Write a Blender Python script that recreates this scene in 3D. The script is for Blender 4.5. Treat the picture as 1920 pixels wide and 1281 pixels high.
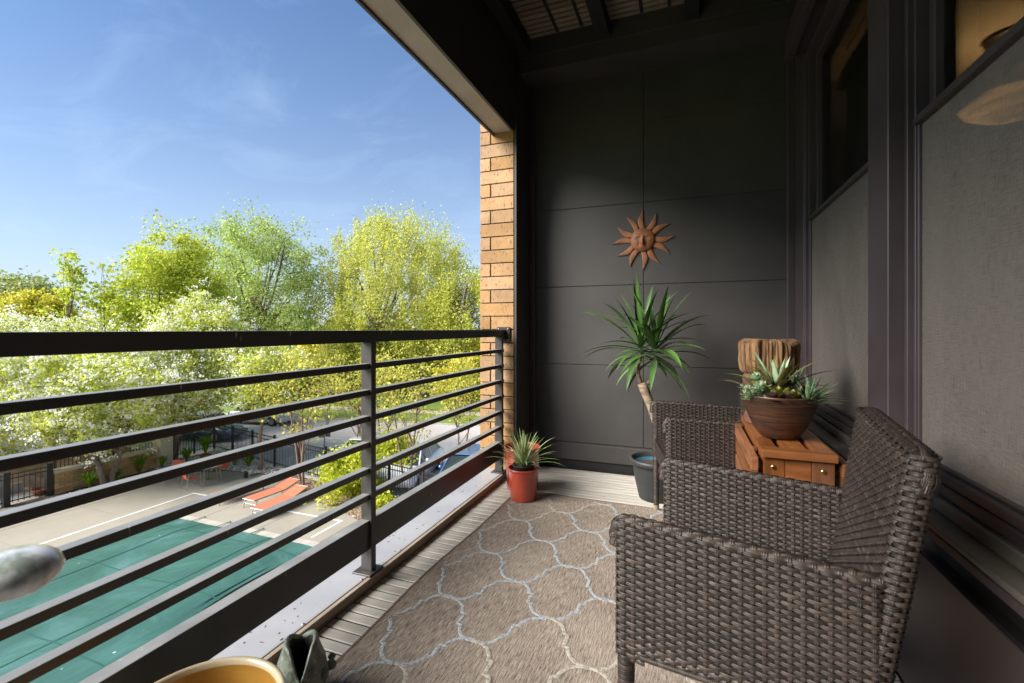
import bpy, bmesh, math, random
import numpy as np
from mathutils import Vector, Matrix
R = math.radians
PI = math.pi
random.seed(7)
rng = np.random.default_rng(11)
for o in list(bpy.data.objects):
    bpy.data.objects.remove(o)
scene = bpy.context.scene
col = scene.collection

# ---------------------------------------------------------------- camera, light, exposure
YAW = R(20.7)
F = 875.0
CAMZ = 1.10
cd = bpy.data.cameras.new('camera')
cam = bpy.data.objects.new('camera', cd)
col.objects.link(cam)
cam.location = (0, 0, CAMZ)
cam.rotation_euler = (R(90), 0, YAW)
cd.sensor_width = 36.0
cd.lens = F / 1920 * 36
cd.shift_y = -23.5 / 1920
cd.clip_start = 0.02
cd.clip_end = 3000
cd.dof.use_dof = True
cd.dof.focus_distance = 3.0
cd.dof.aperture_fstop = 5.0
scene.camera = cam

SUN_EL = R(36)
sdx, sdy = -0.73, -0.68          # horizontal direction TOWARDS the sun
n_ = math.hypot(sdx, sdy); sdx /= n_; sdy /= n_
world = bpy.data.worlds.new('World')
scene.world = world
world.use_nodes = True
nt = world.node_tree
for n in list(nt.nodes): nt.nodes.remove(n)
wo = nt.nodes.new('ShaderNodeOutputWorld')
bg = nt.nodes.new('ShaderNodeBackground')
sky = nt.nodes.new('ShaderNodeTexSky')
sky.sky_type = 'NISHITA'
sky.sun_disc = False
sky.sun_elevation = SUN_EL
sky.sun_rotation = math.atan2(sdx, sdy)
sky.air_density = 1.0
sky.dust_density = 1.0
sky.ozone_density = 1.5
bg.inputs['Strength'].default_value = 0.066
# thin wisps of cloud
tc = nt.nodes.new('ShaderNodeTexCoord')
sep = nt.nodes.new('ShaderNodeSeparateXYZ')
nt.links.new(tc.outputs['Generated'], sep.inputs[0])
def wm(op, a, b=None, c=None):
    n = nt.nodes.new('ShaderNodeMath'); n.operation = op
    for i, v in enumerate((a, b, c)):
        if v is None: continue
        if isinstance(v, (int, float)): n.inputs[i].default_value = v
        else: nt.links.new(v, n.inputs[i])
    return n.outputs[0]
zz = wm('MAXIMUM', sep.outputs['Z'], 0.04)
zz = wm('ADD', zz, 0.12)
ux = wm('DIVIDE', sep.outputs['X'], zz)
uy = wm('DIVIDE', sep.outputs['Y'], zz)
cmb = nt.nodes.new('ShaderNodeCombineXYZ')
nt.links.new(ux, cmb.inputs[0]); nt.links.new(uy, cmb.inputs[1])
mp = nt.nodes.new('ShaderNodeMapping')
mp.inputs['Rotation'].default_value = (0, 0, R(-22))
mp.inputs['Scale'].default_value = (0.9, 1.5, 1)
nt.links.new(cmb.outputs[0], mp.inputs['Vector'])
nz = nt.nodes.new('ShaderNodeTexNoise')
nz.inputs['Scale'].default_value = 1.5
nz.inputs['Detail'].default_value = 9
nz.inputs['Roughness'].default_value = 0.62
nz.inputs['Distortion'].default_value = 0.9
nt.links.new(mp.outputs[0], nz.inputs['Vector'])
rmp = nt.nodes.new('ShaderNodeMapRange')
rmp.inputs['From Min'].default_value = 0.50
rmp.inputs['From Max'].default_value = 0.86
nt.links.new(nz.outputs['Fac'], rmp.inputs['Value'])
cf = wm('MULTIPLY', rmp.outputs[0], 0.16)
mix = nt.nodes.new('ShaderNodeMix'); mix.data_type = 'RGBA'
tint = nt.nodes.new('ShaderNodeMix'); tint.data_type = 'RGBA'; tint.blend_type = 'MULTIPLY'
tint.inputs[0].default_value = 1.0
tint.inputs[7].default_value = (0.38, 0.70, 1.02, 1)
nt.links.new(sky.outputs[0], tint.inputs[6])
nt.links.new(cf, mix.inputs[0])
nt.links.new(tint.outputs[2], mix.inputs[6])
mix.inputs[7].default_value = (6.6, 8.6, 11.0, 1)
hz = nt.nodes.new('ShaderNodeMix'); hz.data_type = 'RGBA'
hf = wm('MULTIPLY', wm('EXPONENT', wm('MULTIPLY', wm('MAXIMUM', sep.outputs['Z'], 0.0), -4.0)), 0.92)
nt.links.new(hf, hz.inputs[0]); nt.links.new(mix.outputs[2], hz.inputs[6])
hz.inputs[7].default_value = (5.2, 5.7, 6.2, 1)
nt.links.new(hz.outputs[2], bg.inputs['Color'])
nt.links.new(bg.outputs[0], wo.inputs[0])

sd = bpy.data.lights.new('sun', 'SUN')
sd.energy = 4.9
sd.angle = R(42)
sd.color = (1.0, 0.95, 0.87)
sun = bpy.data.objects.new('sun', sd)
col.objects.link(sun)
tosun = Vector((sdx * math.cos(SUN_EL), sdy * math.cos(SUN_EL), math.sin(SUN_EL)))
sun.rotation_euler = tosun.to_track_quat('Z', 'Y').to_euler()
sun.location = tosun * 60

vs = scene.view_settings
scene.display_settings.display_device = 'sRGB'
vs.view_transform = 'Standard'
vs.look = 'None'
vs.gamma = 1
vs.use_curve_mapping = False
vs.exposure = 1.4
scene.render.engine = 'CYCLES'
scene.cycles.max_bounces = 8
scene.cycles.diffuse_bounces = 4
scene.cycles.transparent_max_bounces = 24
scene.cycles.use_denoising = True
scene.cycles.sample_clamp_indirect = 8

# ---------------------------------------------------------------- helpers
def tag(o, label=None, cat=None, group=None, kind=None):
    if label: o['label'] = label
    if cat: o['category'] = cat
    if group: o['group'] = group
    if kind: o['kind'] = kind
    return o

def thing(name, label, cat, loc=(0, 0, 0), rz=0, group=None, kind=None):
    o = bpy.data.objects.new(name, None)
    col.objects.link(o)
    o.empty_display_size = 0.1
    o.location = loc
    o.rotation_euler = (0, 0, rz)
    return tag(o, label, cat, group, kind)

def link(name, me, parent=None, loc=(0, 0, 0), rot=None):
    o = bpy.data.objects.new(name, me)
    col.objects.link(o)
    if parent: o.parent = parent
    o.location = loc
    if rot: o.rotation_euler = rot
    return o

def copy_tree(o, parent=None):
    c = o.copy(); col.objects.link(c); c.parent = parent
    for ch in list(o.children):
        copy_tree(ch, c)
    return c

class MB:
    """collects shapes, becomes ONE mesh object"""
    def __init__(s): s.v = []; s.f = []; s.t = None; s.mi = []
    def quad(s, a, b, c, d, m=0):
        i = len(s.v); s.v += [tuple(a), tuple(b), tuple(c), tuple(d)]; s.f.append((i, i+1, i+2, i+3)); s.mi.append(m); return s
    def poly(s, pts, m=0):
        i = len(s.v); s.v += [tuple(p) for p in pts]; s.f.append(tuple(range(i, i+len(pts)))); s.mi.append(m); return s
    def box(s, x0, x1, y0, y1, z0, z1, m=0, M=None):
        i = len(s.v)
        P = [(x0,y0,z0),(x1,y0,z0),(x1,y1,z0),(x0,y1,z0),(x0,y0,z1),(x1,y0,z1),(x1,y1,z1),(x0,y1,z1)]
        if M is not None: P = [tuple(M @ Vector(p)) for p in P]
        s.v += P
        for f in ((0,3,2,1),(4,5,6,7),(0,1,5,4),(1,2,6,5),(2,3,7,6),(3,0,4,7)):
            s.f.append(tuple(i+k for k in f)); s.mi.append(m)
        return s
    def bar(s, a, b, w, h=None, up=(0,0,1), m=0):
        a = Vector(a); b = Vector(b); h = h or w
        d = (b-a); L = d.length; d.normalize()
        u = Vector(up)
        if abs(d.dot(u)) > .98: u = Vector((0,1,0))
        x = d.cross(u).normalized(); y = x.cross(d).normalized()
        Mx = Matrix((x, d, y)).transposed().to_4x4(); Mx.translation = a
        return s.box(-w/2, w/2, 0, L, -h/2, h/2, m, Mx)
    def tube(s, pts, rad, n=8, cap=True, m=0):
        pts = [Vector(p) for p in pts]
        if not hasattr(rad, '__len__'): rad = [rad]*len(pts)
        i0 = len(s.v); prev = None
        for k, p in enumerate(pts):
            d = (pts[min(k+1, len(pts)-1)] - pts[max(k-1, 0)])
            if d.length < 1e-9: d = Vector((0,0,1))
            d.normalize()
            if prev is None:
                u = Vector((0,0,1)) if abs(d.z) < .9 else Vector((1,0,0))
                x = d.cross(u).normalized()
            else:
                x = prev - d*prev.dot(d)
                x = x.normalized() if x.length > 1e-6 else d.orthogonal().normalized()
            prev = x; y = d.cross(x)
            for j in range(n):
                a = 2*PI*j/n
                s.v.append(tuple(p + (x*math.cos(a)+y*math.sin(a))*rad[k]))
        for k in range(len(pts)-1):
            for j in range(n):
                a = i0+k*n+j; b = i0+k*n+(j+1) % n
                s.f.append((a, b, b+n, a+n)); s.mi.append(m)
        if cap:
            s.f.append(tuple(i0+j for j in reversed(range(n)))); s.mi.append(m)
            e = i0+(len(pts)-1)*n
            s.f.append(tuple(e+j for j in range(n))); s.mi.append(m)
        return s
    def lathe(s, prof, n=32, c=(0,0,0), fn=None, m=0, closed=False):
        """prof: list of (r,z); fn(angle, r, z)->(r,z) perturbs"""
        i0 = len(s.v)
        for (r, z) in prof:
            for j in range(n):
                a = 2*PI*j/n
                rr, zz_ = (r, z) if fn is None else fn(a, r, z)
                s.v.append((c[0]+rr*math.cos(a), c[1]+rr*math.sin(a), c[2]+zz_))
        K = len(prof)
        for k in range(K-1):
            for j in range(n):
                a = i0+k*n+j; b = i0+k*n+(j+1) % n
                s.f.append((a, b, b+n, a+n)); s.mi.append(m)
        if closed:
            s.f.append(tuple(i0+j for j in reversed(range(n)))); s.mi.append(m)
            e = i0+(K-1)*n
            s.f.append(tuple(e+j for j in range(n))); s.mi.append(m)
        return s
    def ball(s, c, r, n=12, k=8, sx=1, sy=1, sz=1, m=0):
        prof = [(r*max(.001, math.sin(PI*i/k)), -r*math.cos(PI*i/k)) for i in range(k+1)]
        i0 = len(s.v)
        s.lathe(prof, n, (0,0,0), m=m)
        for i in range(i0, len(s.v)):
            x, y, z = s.v[i]; s.v[i] = (c[0]+x*sx, c[1]+y*sy, c[2]+z*sz)
        return s
    def prism(s, poly, y0, y1, m=0, axis='y'):
        """poly in (x,z), extruded along y"""
        n = len(poly); i = len(s.v)
        for yy in (y0, y1):
            for (x, z) in poly:
                s.v.append((x, yy, z) if axis == 'y' else (yy, x, z))
        s.f.append(tuple(i+k for k in range(n))); s.f.append(tuple(i+n+k for k in reversed(range(n)))); s.mi += [m, m]
        for k in range(n):
            a = i+k; b = i+(k+1) % n
            s.f.append((b, a, a+n, b+n)); s.mi.append(m)
        return s
    def mesh(s, name, mats, smooth=False, bevel=0, seg=2, off=None):
        me = bpy.data.meshes.new(name)
        v = s.v
        if off is not None:
            v = [(a[0]-off[0], a[1]-off[1], a[2]-off[2]) for a in v]
        me.from_pydata(v, [], s.f)
        if not isinstance(mats, (list, tuple)): mats = [mats]
        for mm in mats: me.materials.append(mm)
        if len(mats) > 1:
            me.polygons.foreach_set('material_index', s.mi)
        if s.t is not None:
            at = me.attributes.new('strand', 'FLOAT', 'POINT')
            at.data.foreach_set('value', s.t)
        if bevel:
            bm = bmesh.new(); bm.from_mesh(me)
            bmesh.ops.recalc_face_normals(bm, faces=bm.faces)
            ed = [e for e in bm.edges if len(e.link_faces) == 2 and e.calc_face_angle(0) > .5]
            bmesh.ops.bevel(bm, geom=ed, offset=bevel, segments=seg, profile=.7, affect='EDGES')
            bm.to_mesh(me); bm.free()
        elif not smooth:
            pass
        if smooth:
            me.polygons.foreach_set('use_smooth', [True]*len(me.polygons))
        me.update()
        return me
    def build(s, name, mats, parent=None, smooth=False, bevel=0, seg=2, world=False, loc=(0,0,0), fix=True):
        """world=True: shapes were given in world coordinates and parent is unrotated"""
        off = None
        if world and parent is not None: off = tuple(parent.location)
        if world and parent is None:
            # put the origin at the base of the shape
            a = np.array(s.v); off = ((a[:,0].min()+a[:,0].max())/2, (a[:,1].min()+a[:,1].max())/2, a[:,2].min())
            loc = off
        me = s.mesh(name, mats, smooth, bevel, seg, off)
        if fix and not bevel:
            bm = bmesh.new(); bm.from_mesh(me); bmesh.ops.recalc_face_normals(bm, faces=bm.faces); bm.to_mesh(me); bm.free()
        return link(name, me, parent, loc)

def inv(px, py, h=0.0, G=-5.4):
    """world point that the photo shows at pixel (px,py), lying h above the ground"""
    z = (CAMZ-(G+h))*F/(py-617.0)
    c = (px-960.0)/F*z
    return (c*math.cos(YAW)-z*math.sin(YAW), c*math.sin(YAW)+z*math.cos(YAW), G+h)
def polar(px, z):
    c = (px-960.0)/F*z
    return (c*math.cos(YAW)-z*math.sin(YAW), c*math.sin(YAW)+z*math.cos(YAW))

# ---------------------------------------------------------------- materials
def lin(c):
    return tuple(((x/255)/12.92 if x/255 <= .04045 else ((x/255+.055)/1.055)**2.4) for x in c)
def newmat(name):
    m = bpy.data.materials.new(name); m.use_nodes = True
    nt = m.node_tree
    for n in list(nt.nodes): nt.nodes.remove(n)
    out = nt.nodes.new('ShaderNodeOutputMaterial')
    return m, nt, out
def N(nt, typ, **kw):
    n = nt.nodes.new(typ)
    for k, v in kw.items():
        if k in n.inputs: n.inputs[k].default_value = v
        else: setattr(n, k, v)
    return n
def coords(nt, scale=(1,1,1), rot=(0,0,0), src='Object'):
    if src == 'World': t = nt.nodes.new('ShaderNodeNewGeometry'); src = 'Position'
    else: t = nt.nodes.new('ShaderNodeTexCoord')
    mpp = nt.nodes.new('ShaderNodeMapping')
    mpp.inputs['Scale'].default_value = scale; mpp.inputs['Rotation'].default_value = rot
    nt.links.new(t.outputs[src], mpp.inputs['Vector'])
    return mpp.outputs[0]
def ramp(nt, fac, stops):
    r = nt.nodes.new('ShaderNodeValToRGB')
    while len(r.color_ramp.elements) < len(stops): r.color_ramp.elements.new(.5)
    for e, (p, c) in zip(r.color_ramp.elements, stops):
        e.position = p; e.color = (*c, 1) if len(c) == 3 else c
    nt.links.new(fac, r.inputs[0]); return r.outputs[0]
def mixc(nt, fac, a, b, blend='MIX'):
    m = nt.nodes.new('ShaderNodeMix'); m.data_type = 'RGBA'; m.blend_type = blend
    for i, v in ((0, fac), (6, a), (7, b)):
        if isinstance(v, (int, float)): m.inputs[i].default_value = v
        elif isinstance(v, tuple): m.inputs[i].default_value = (*v, 1) if len(v) == 3 else v
        else: nt.links.new(v, m.inputs[i])
    return m.outputs[2]
def mth(nt, op, a, b=None, c=None):
    n = nt.nodes.new('ShaderNodeMath'); n.operation = op
    for i, v in enumerate((a, b, c)):
        if v is None: continue
        if isinstance(v, (int, float)): n.inputs[i].default_value = v
        else: nt.links.new(v, n.inputs[i])
    return n.outputs[0]

def MAT(name, c, rough=.6, c2=None, scale=6, stretch=(1,1,1), detail=6, lo=.35, hi=.65, bump=0, bscale=None, bstretch=None,
        metal=0, spec=.5, rvar=0, objrand=0, src='Object', spots=None, bdist=.002, coat=0):
    m, nt, out = newmat(name)
    b = N(nt, 'ShaderNodeBsdfPrincipled', Roughness=rough, Metallic=metal)
    b.inputs['Specular IOR Level'].default_value = spec
    if coat: b.inputs['Coat Weight'].default_value = coat; b.inputs['Coat Roughness'].default_value = .12
    v = coords(nt, tuple(scale*k for k in stretch), src=src)
    no = N(nt, 'ShaderNodeTexNoise', Scale=1.0, Detail=detail, Roughness=.6)
    nt.links.new(v, no.inputs['Vector'])
    c2 = c2 or tuple(x*.75 for x in c)
    cc = ramp(nt, no.outputs['Fac'], [(lo, c2), (hi, c)])
    if spots:   # (colour, scale, threshold, stretch)
        v2 = coords(nt, tuple(spots[1]*k for k in spots[3]), src=src)
        n2 = N(nt, 'ShaderNodeTexNoise', Scale=1.0, Detail=2, Roughness=.5)
        nt.links.new(v2, n2.inputs['Vector'])
        f = ramp(nt, n2.outputs['Fac'], [(spots[2], (0,0,0)), (spots[2]+.05, (1,1,1))])
        cc = mixc(nt, f, cc, spots[0])
    if objrand:
        oi = nt.nodes.new('ShaderNodeObjectInfo')
        k = mth(nt, 'MULTIPLY_ADD', oi.outputs['Random'], 2*objrand, 1-objrand)
        h = nt.nodes.new('ShaderNodeHueSaturation')
        nt.links.new(k, h.inputs['Value']); nt.links.new(cc, h.inputs['Color'])
        r2 = mth(nt, 'FRACT', mth(nt, 'MULTIPLY', oi.outputs['Random'], 17.3))
        nt.links.new(mth(nt, 'MULTIPLY_ADD', r2, objrand*1.2, 1-objrand*.8), h.inputs['Saturation'])
        cc = h.outputs[0]
    nt.links.new(cc, b.inputs['Base Color'])
    if rvar:
        rr = mth(nt, 'MULTIPLY_ADD', no.outputs['Fac'], rvar, rough-rvar/2)
        nt.links.new(rr, b.inputs['Roughness'])
    if bump:
        bs = bscale or scale*6
        v3 = coords(nt, tuple(bs*k for k in (bstretch or stretch)), src=src)
        n3 = N(nt, 'ShaderNodeTexNoise', Scale=1.0, Detail=5, Roughness=.6)
        nt.links.new(v3, n3.inputs['Vector'])
        bp = N(nt, 'ShaderNodeBump', Strength=bump, Distance=bdist)
        nt.links.new(n3.outputs['Fac'], bp.inputs['Height'])
        nt.links.new(bp.outputs[0], b.inputs['Normal'])
    nt.links.new(b.outputs[0], out.inputs[0])
    return m

def LEAF(name, cols, trans=.35, rough=.55, vals=.25):
    """cols: list of (position,colour): random per leaf"""
    m, nt, out = newmat(name)
    g = nt.nodes.new('ShaderNodeNewGeometry')
    c = ramp(nt, g.outputs['Random Per Island'], cols)
    v = coords(nt, (.45,.45,.45))
    no = N(nt, 'ShaderNodeTexNoise', Scale=1.0, Detail=3)
    nt.links.new(v, no.inputs['Vector'])
    h = nt.nodes.new('ShaderNodeHueSaturation')
    nt.links.new(c, h.inputs['Color'])
    nt.links.new(mth(nt, 'MULTIPLY_ADD', no.outputs['Fac'], 2*vals, 1-vals), h.inputs['Value'])
    d = N(nt, 'ShaderNodeBsdfPrincipled', Roughness=rough)
    d.inputs['Specular IOR Level'].default_value = .25
    t = nt.nodes.new('ShaderNodeBsdfTranslucent')
    nt.links.new(h.outputs[0], d.inputs['Base Color']); nt.links.new(h.outputs[0], t.inputs['Color'])
    mx = N(nt, 'ShaderNodeMixShader'); mx.inputs[0].default_value = trans
    nt.links.new(d.outputs[0], mx.inputs[1]); nt.links.new(t.outputs[0], mx.inputs[2])
    nt.links.new(mx.outputs[0], out.inputs[0])
    return m
M = {}
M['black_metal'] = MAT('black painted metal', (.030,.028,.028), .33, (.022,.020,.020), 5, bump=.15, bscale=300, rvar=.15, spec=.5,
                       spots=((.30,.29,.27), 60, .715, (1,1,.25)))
def skylit_tops(m, amount=.55, sky_tone=(.30,.295,.28)):
    # sky light painted as pale grey into the colour of faces that look up
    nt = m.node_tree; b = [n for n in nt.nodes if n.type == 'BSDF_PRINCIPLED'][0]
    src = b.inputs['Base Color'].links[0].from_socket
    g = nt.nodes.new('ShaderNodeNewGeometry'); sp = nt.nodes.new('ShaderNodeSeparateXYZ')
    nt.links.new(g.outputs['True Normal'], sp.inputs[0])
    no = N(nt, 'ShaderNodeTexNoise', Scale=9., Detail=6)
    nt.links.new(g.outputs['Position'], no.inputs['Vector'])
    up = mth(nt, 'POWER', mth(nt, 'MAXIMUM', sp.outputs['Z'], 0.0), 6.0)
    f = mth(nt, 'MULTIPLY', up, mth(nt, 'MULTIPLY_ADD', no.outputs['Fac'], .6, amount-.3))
    nt.links.new(mixc(nt, f, src, sky_tone), b.inputs['Base Color'])
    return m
skylit_tops(M['black_metal'])
M['post_metal'] = MAT('dark bronze metal', (.040,.034,.034), .42, (.028,.024,.024), 5, bump=.12, bscale=300, rvar=.15)
M['curb_metal'] = MAT('pale coated sheet metal', (.28,.278,.288), .38, (.23,.228,.238), 3, bump=.08, bscale=60, rvar=.2,
                      spots=((.20,.16,.12), 38, .735, (1,1,1)))
M['beam_soffit'] = MAT('taupe painted soffit', (.36,.32,.27), .6, (.29,.26,.22), 3, bump=.1, bscale=120)
M['dark_panel'] = MAT('charcoal fibre cement', (.052,.047,.044), .6, (.039,.035,.033), 2.2, bump=.25, bscale=90, bdist=.001,
                      spots=((.09,.09,.09), 55, .79, (1,1,.5)), rvar=.15, spec=.45)
M['dark_trim'] = MAT('dark plum metal trim', (.060,.046,.049), .42, (.046,.035,.037), 4, bump=.08, bscale=150, rvar=.15)
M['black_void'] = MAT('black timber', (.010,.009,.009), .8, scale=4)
M['deck'] = MAT('weathered deck board', (.55,.51,.45), .72, (.42,.385,.34), 3.2, (1,9,9), src='World', bump=.35, bscale=14, bstretch=(1,22,22), objrand=.13,
                spots=((.20,.17,.13), 26, .74, (1,2,2)), bdist=.001)
M['edge_wood'] = MAT('weathered edging timber', (.36,.29,.22), .75, (.24,.185,.14), 12, (8,.6,8), bump=.4, bscale=60, bstretch=(8,.6,8))
M['brick'] = MAT('tan wire cut brick', src='World', c=(.37,.215,.095), rough=.85, c2=(.29,.16,.068), scale=9, objrand=.16, bump=.6, bscale=70, bdist=.002,
                 spots=((.13,.085,.06), 75, .605, (1,1,.33)))
M['mortar'] = MAT('dark mortar', (.085,.078,.07), .95, scale=30, bump=.3)
M['concrete'] = MAT('pale pool deck concrete', (.30,.272,.222), .85, (.215,.19,.148), .45, bump=.2, bscale=12, detail=12, lo=.25, hi=.75)
M['coping'] = MAT('cream coping stone', (.38,.35,.30), .8, (.31,.28,.24), 2, bump=.2)
M['asphalt'] = MAT('worn grey asphalt', (.47,.445,.425), .9, (.39,.37,.35), .25, detail=10, bump=.2, bscale=20)
M['road'] = MAT('pinkish road surface', (.49,.445,.42), .9, (.42,.38,.36), .3, detail=10, bump=.2, bscale=20)
M['path'] = MAT('pale footpath', (.42,.385,.34), .9, scale=.5)
M['kerb'] = MAT('kerb stone', (.42,.39,.34), .85, scale=1)
M['paint_white'] = MAT('white line paint', (.72,.72,.72), .7, (.55,.55,.54), 3)
M['grass'] = MAT('spring grass', (.18,.27,.035), .95, (.115,.175,.03), .22, detail=12, lo=.3, hi=.7, bump=.5, bscale=8,
                 spots=((.24,.24,.06), .35, .56, (1,1,1)), bdist=.03)
M['soil'] = MAT('mulch soil', (.13,.085,.055), .95, (.07,.045,.03), 3, bump=.6, bscale=14, bdist=.02)
M['mulch'] = MAT('bark mulch chips', (.27,.185,.12), .9, (.12,.08,.05), 3, objrand=.1)
M['rock'] = MAT('river pebbles', (.46,.42,.37), .7, (.17,.14,.12), 2.2)
M['wall_brick'] = MAT('golden garden brick', src='World', c=(.42,.27,.11), rough=.85, c2=(.31,.19,.075), scale=3, objrand=.22, bump=.4, bscale=30)
M['capstone'] = MAT('limestone cap', (.50,.45,.35), .8, (.40,.36,.28), 2, bump=.2)
M['stone_column'] = MAT('pale cast stone', (.52,.48,.38), .8, (.44,.40,.31), 1.5)
M['fence'] = MAT('black fence steel', (.014,.014,.015), .45, scale=3)
M['terracotta'] = MAT('terracotta clay', (.30,.10,.055), .7, (.20,.065,.04), 8)
M['tarp'] = None
M['alu'] = MAT('grey aluminium tube', (.34,.33,.31), .4, metal=.6, scale=5)
M['sling'] = MAT('orange sling fabric', (.60,.14,.075), .8, (.52,.115,.06), 5, bump=.2, bscale=200)
M['sling_red'] = MAT('bright orange red sling', (.68,.12,.03), .75, (.56,.09,.02), 5, bump=.2, bscale=200)
M['glasstop'] = MAT('frosted table glass', (.30,.36,.33), .2, scale=2)
M['bark'] = MAT('grey brown bark', (.20,.15,.115), .9, (.10,.075,.055), 6, (3,3,.7), bump=.6, bscale=14, bstretch=(3,3,.6), bdist=.02)
M['bark_pale'] = MAT('pale grey bark', (.28,.25,.21), .9, (.16,.14,.115), 5, (3,3,.7), bump=.5, bscale=10, bdist=.02)
M['bark_twig'] = MAT('reddish twig bark', (.25,.17,.12), .9, (.15,.10,.07), 6)

YG = LEAF('yellow green pear leaves', [(0,(0.276,0.333,0.030)),(.35,(0.460,0.517,0.060)),(.75,(0.598,0.632,0.120)),(1,(0.690,0.690,0.220))], .5)
BL = LEAF('white pear blossom', [(0,(.62,.64,.42)),(.15,(.84,.84,.76)),(.8,(.90,.90,.87)),(1,(.78,.78,.66))], .35)
MAPLE = LEAF('fresh maple leaves', [(0,(0.268,0.354,0.030)),(.4,(0.439,0.525,0.050)),(.8,(0.586,0.622,0.080)),(1,(0.634,0.561,0.120))], .5)
OAK = LEAF('mid green young leaves', [(0,(0.244,0.342,0.070)),(.5,(0.403,0.500,0.130)),(1,(0.549,0.610,0.220))], .5)
WILLOW = LEAF('yellow green willow leaves', [(0,(0.342,0.378,0.050)),(.4,(0.525,0.549,0.080)),(.8,(0.659,0.659,0.140)),(1,(0.683,0.622,0.220))], .45)
YELLOW = LEAF('golden spring leaves', [(0,(0.415,0.403,0.030)),(.5,(0.610,0.561,0.050)),(1,(0.732,0.659,0.120))], .45)
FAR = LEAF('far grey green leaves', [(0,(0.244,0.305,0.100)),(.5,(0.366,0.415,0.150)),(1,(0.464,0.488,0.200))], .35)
BUSH = LEAF('bright shrub leaves', [(0,(0.253,0.322,0.020)),(.5,(0.483,0.529,0.040)),(1,(0.644,0.644,0.080))], .4)
CLUMP = LEAF('green daylily blades', [(0,(0.092,0.207,0.010)),(1,(0.253,0.414,0.030))], .35)
SPARSE = LEAF('budding yellow leaves', [(0,(0.391,0.402,0.050)),(.6,(0.575,0.564,0.090)),(1,(0.621,0.506,0.150))], .4)

def panelglass(name, tintc, refl=.9):
    m, nt, out = newmat(name)
    tr = nt.nodes.new('ShaderNodeBsdfTransparent'); tr.inputs[0].default_value = (*tintc, 1)
    gl = N(nt, 'ShaderNodeBsdfGlossy', Roughness=.02); gl.inputs[0].default_value = (.9,.9,.9,1)
    fr = N(nt, 'ShaderNodeFresnel', IOR=1.45)
    mx = nt.nodes.new('ShaderNodeMixShader')
    nt.links.new(mth(nt, 'MULTIPLY', fr.outputs[0], refl), mx.inputs[0])
    nt.links.new(tr.outputs[0], mx.inputs[1]); nt.links.new(gl.outputs[0], mx.inputs[2])
    nt.links.new(mx.outputs[0], out.inputs[0]); return m
M['glass'] = panelglass('window pane glass', (.62,.62,.58))
M['carglass'] = MAT('car window glass', (.03,.045,.045), .06, scale=2, spec=.8)

def meshmat():
    m, nt, out = newmat('grey insect screen')
    b = N(nt, 'ShaderNodeBsdfPrincipled', Roughness=.55)
    b.inputs['Specular IOR Level'].default_value = .6
    v = coords(nt, (1,1,1))
    sp = nt.nodes.new('ShaderNodeSeparateXYZ'); nt.links.new(v, sp.inputs[0])
    # threads
    a = mth(nt, 'SINE', mth(nt, 'MULTIPLY', sp.outputs[1], 1500.))
    c = mth(nt, 'SINE', mth(nt, 'MULTIPLY', sp.outputs[2], 1500.))
    th = mth(nt, 'MAXIMUM', a, c)
    no = N(nt, 'ShaderNodeTexNoise', Scale=1.0, Detail=8, Roughness=.65)
    nt.links.new(coords(nt, (1,22,420)), no.inputs['Vector'])
    n2 = N(nt, 'ShaderNodeTexNoise', Scale=1.0, Detail=8, Roughness=.65)
    nt.links.new(coords(nt, (1,420,16)), n2.inputs['Vector'])
    n3 = N(nt, 'ShaderNodeTexNoise', Scale=2.2, Detail=6, Roughness=.6)
    nt.links.new(coords(nt, (1,1,.6)), n3.inputs['Vector'])
    s = mth(nt, 'ADD', no.outputs['Fac'], n2.outputs['Fac'])
    s = mth(nt, 'MULTIPLY_ADD', n3.outputs['Fac'], .55, s)
    cc = ramp(nt, mth(nt, 'MULTIPLY', s, .4), [(.37, (.095,.080,.070)), (.55, (.245,.213,.186))])
    nt.links.new(cc, b.inputs['Base Color'])
    tr = nt.nodes.new('ShaderNodeBsdfTransparent')
    mx = nt.nodes.new('ShaderNodeMixShader')
    f = mth(nt, 'MULTIPLY_ADD', th, .10, .57)
    nt.links.new(f, mx.inputs[0])
    nt.links.new(tr.outputs[0], mx.inputs[1]); nt.links.new(b.outputs[0], mx.inputs[2])
    nt.links.new(mx.outputs[0], out.inputs[0]); return m
M['screen'] = meshmat()

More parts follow.
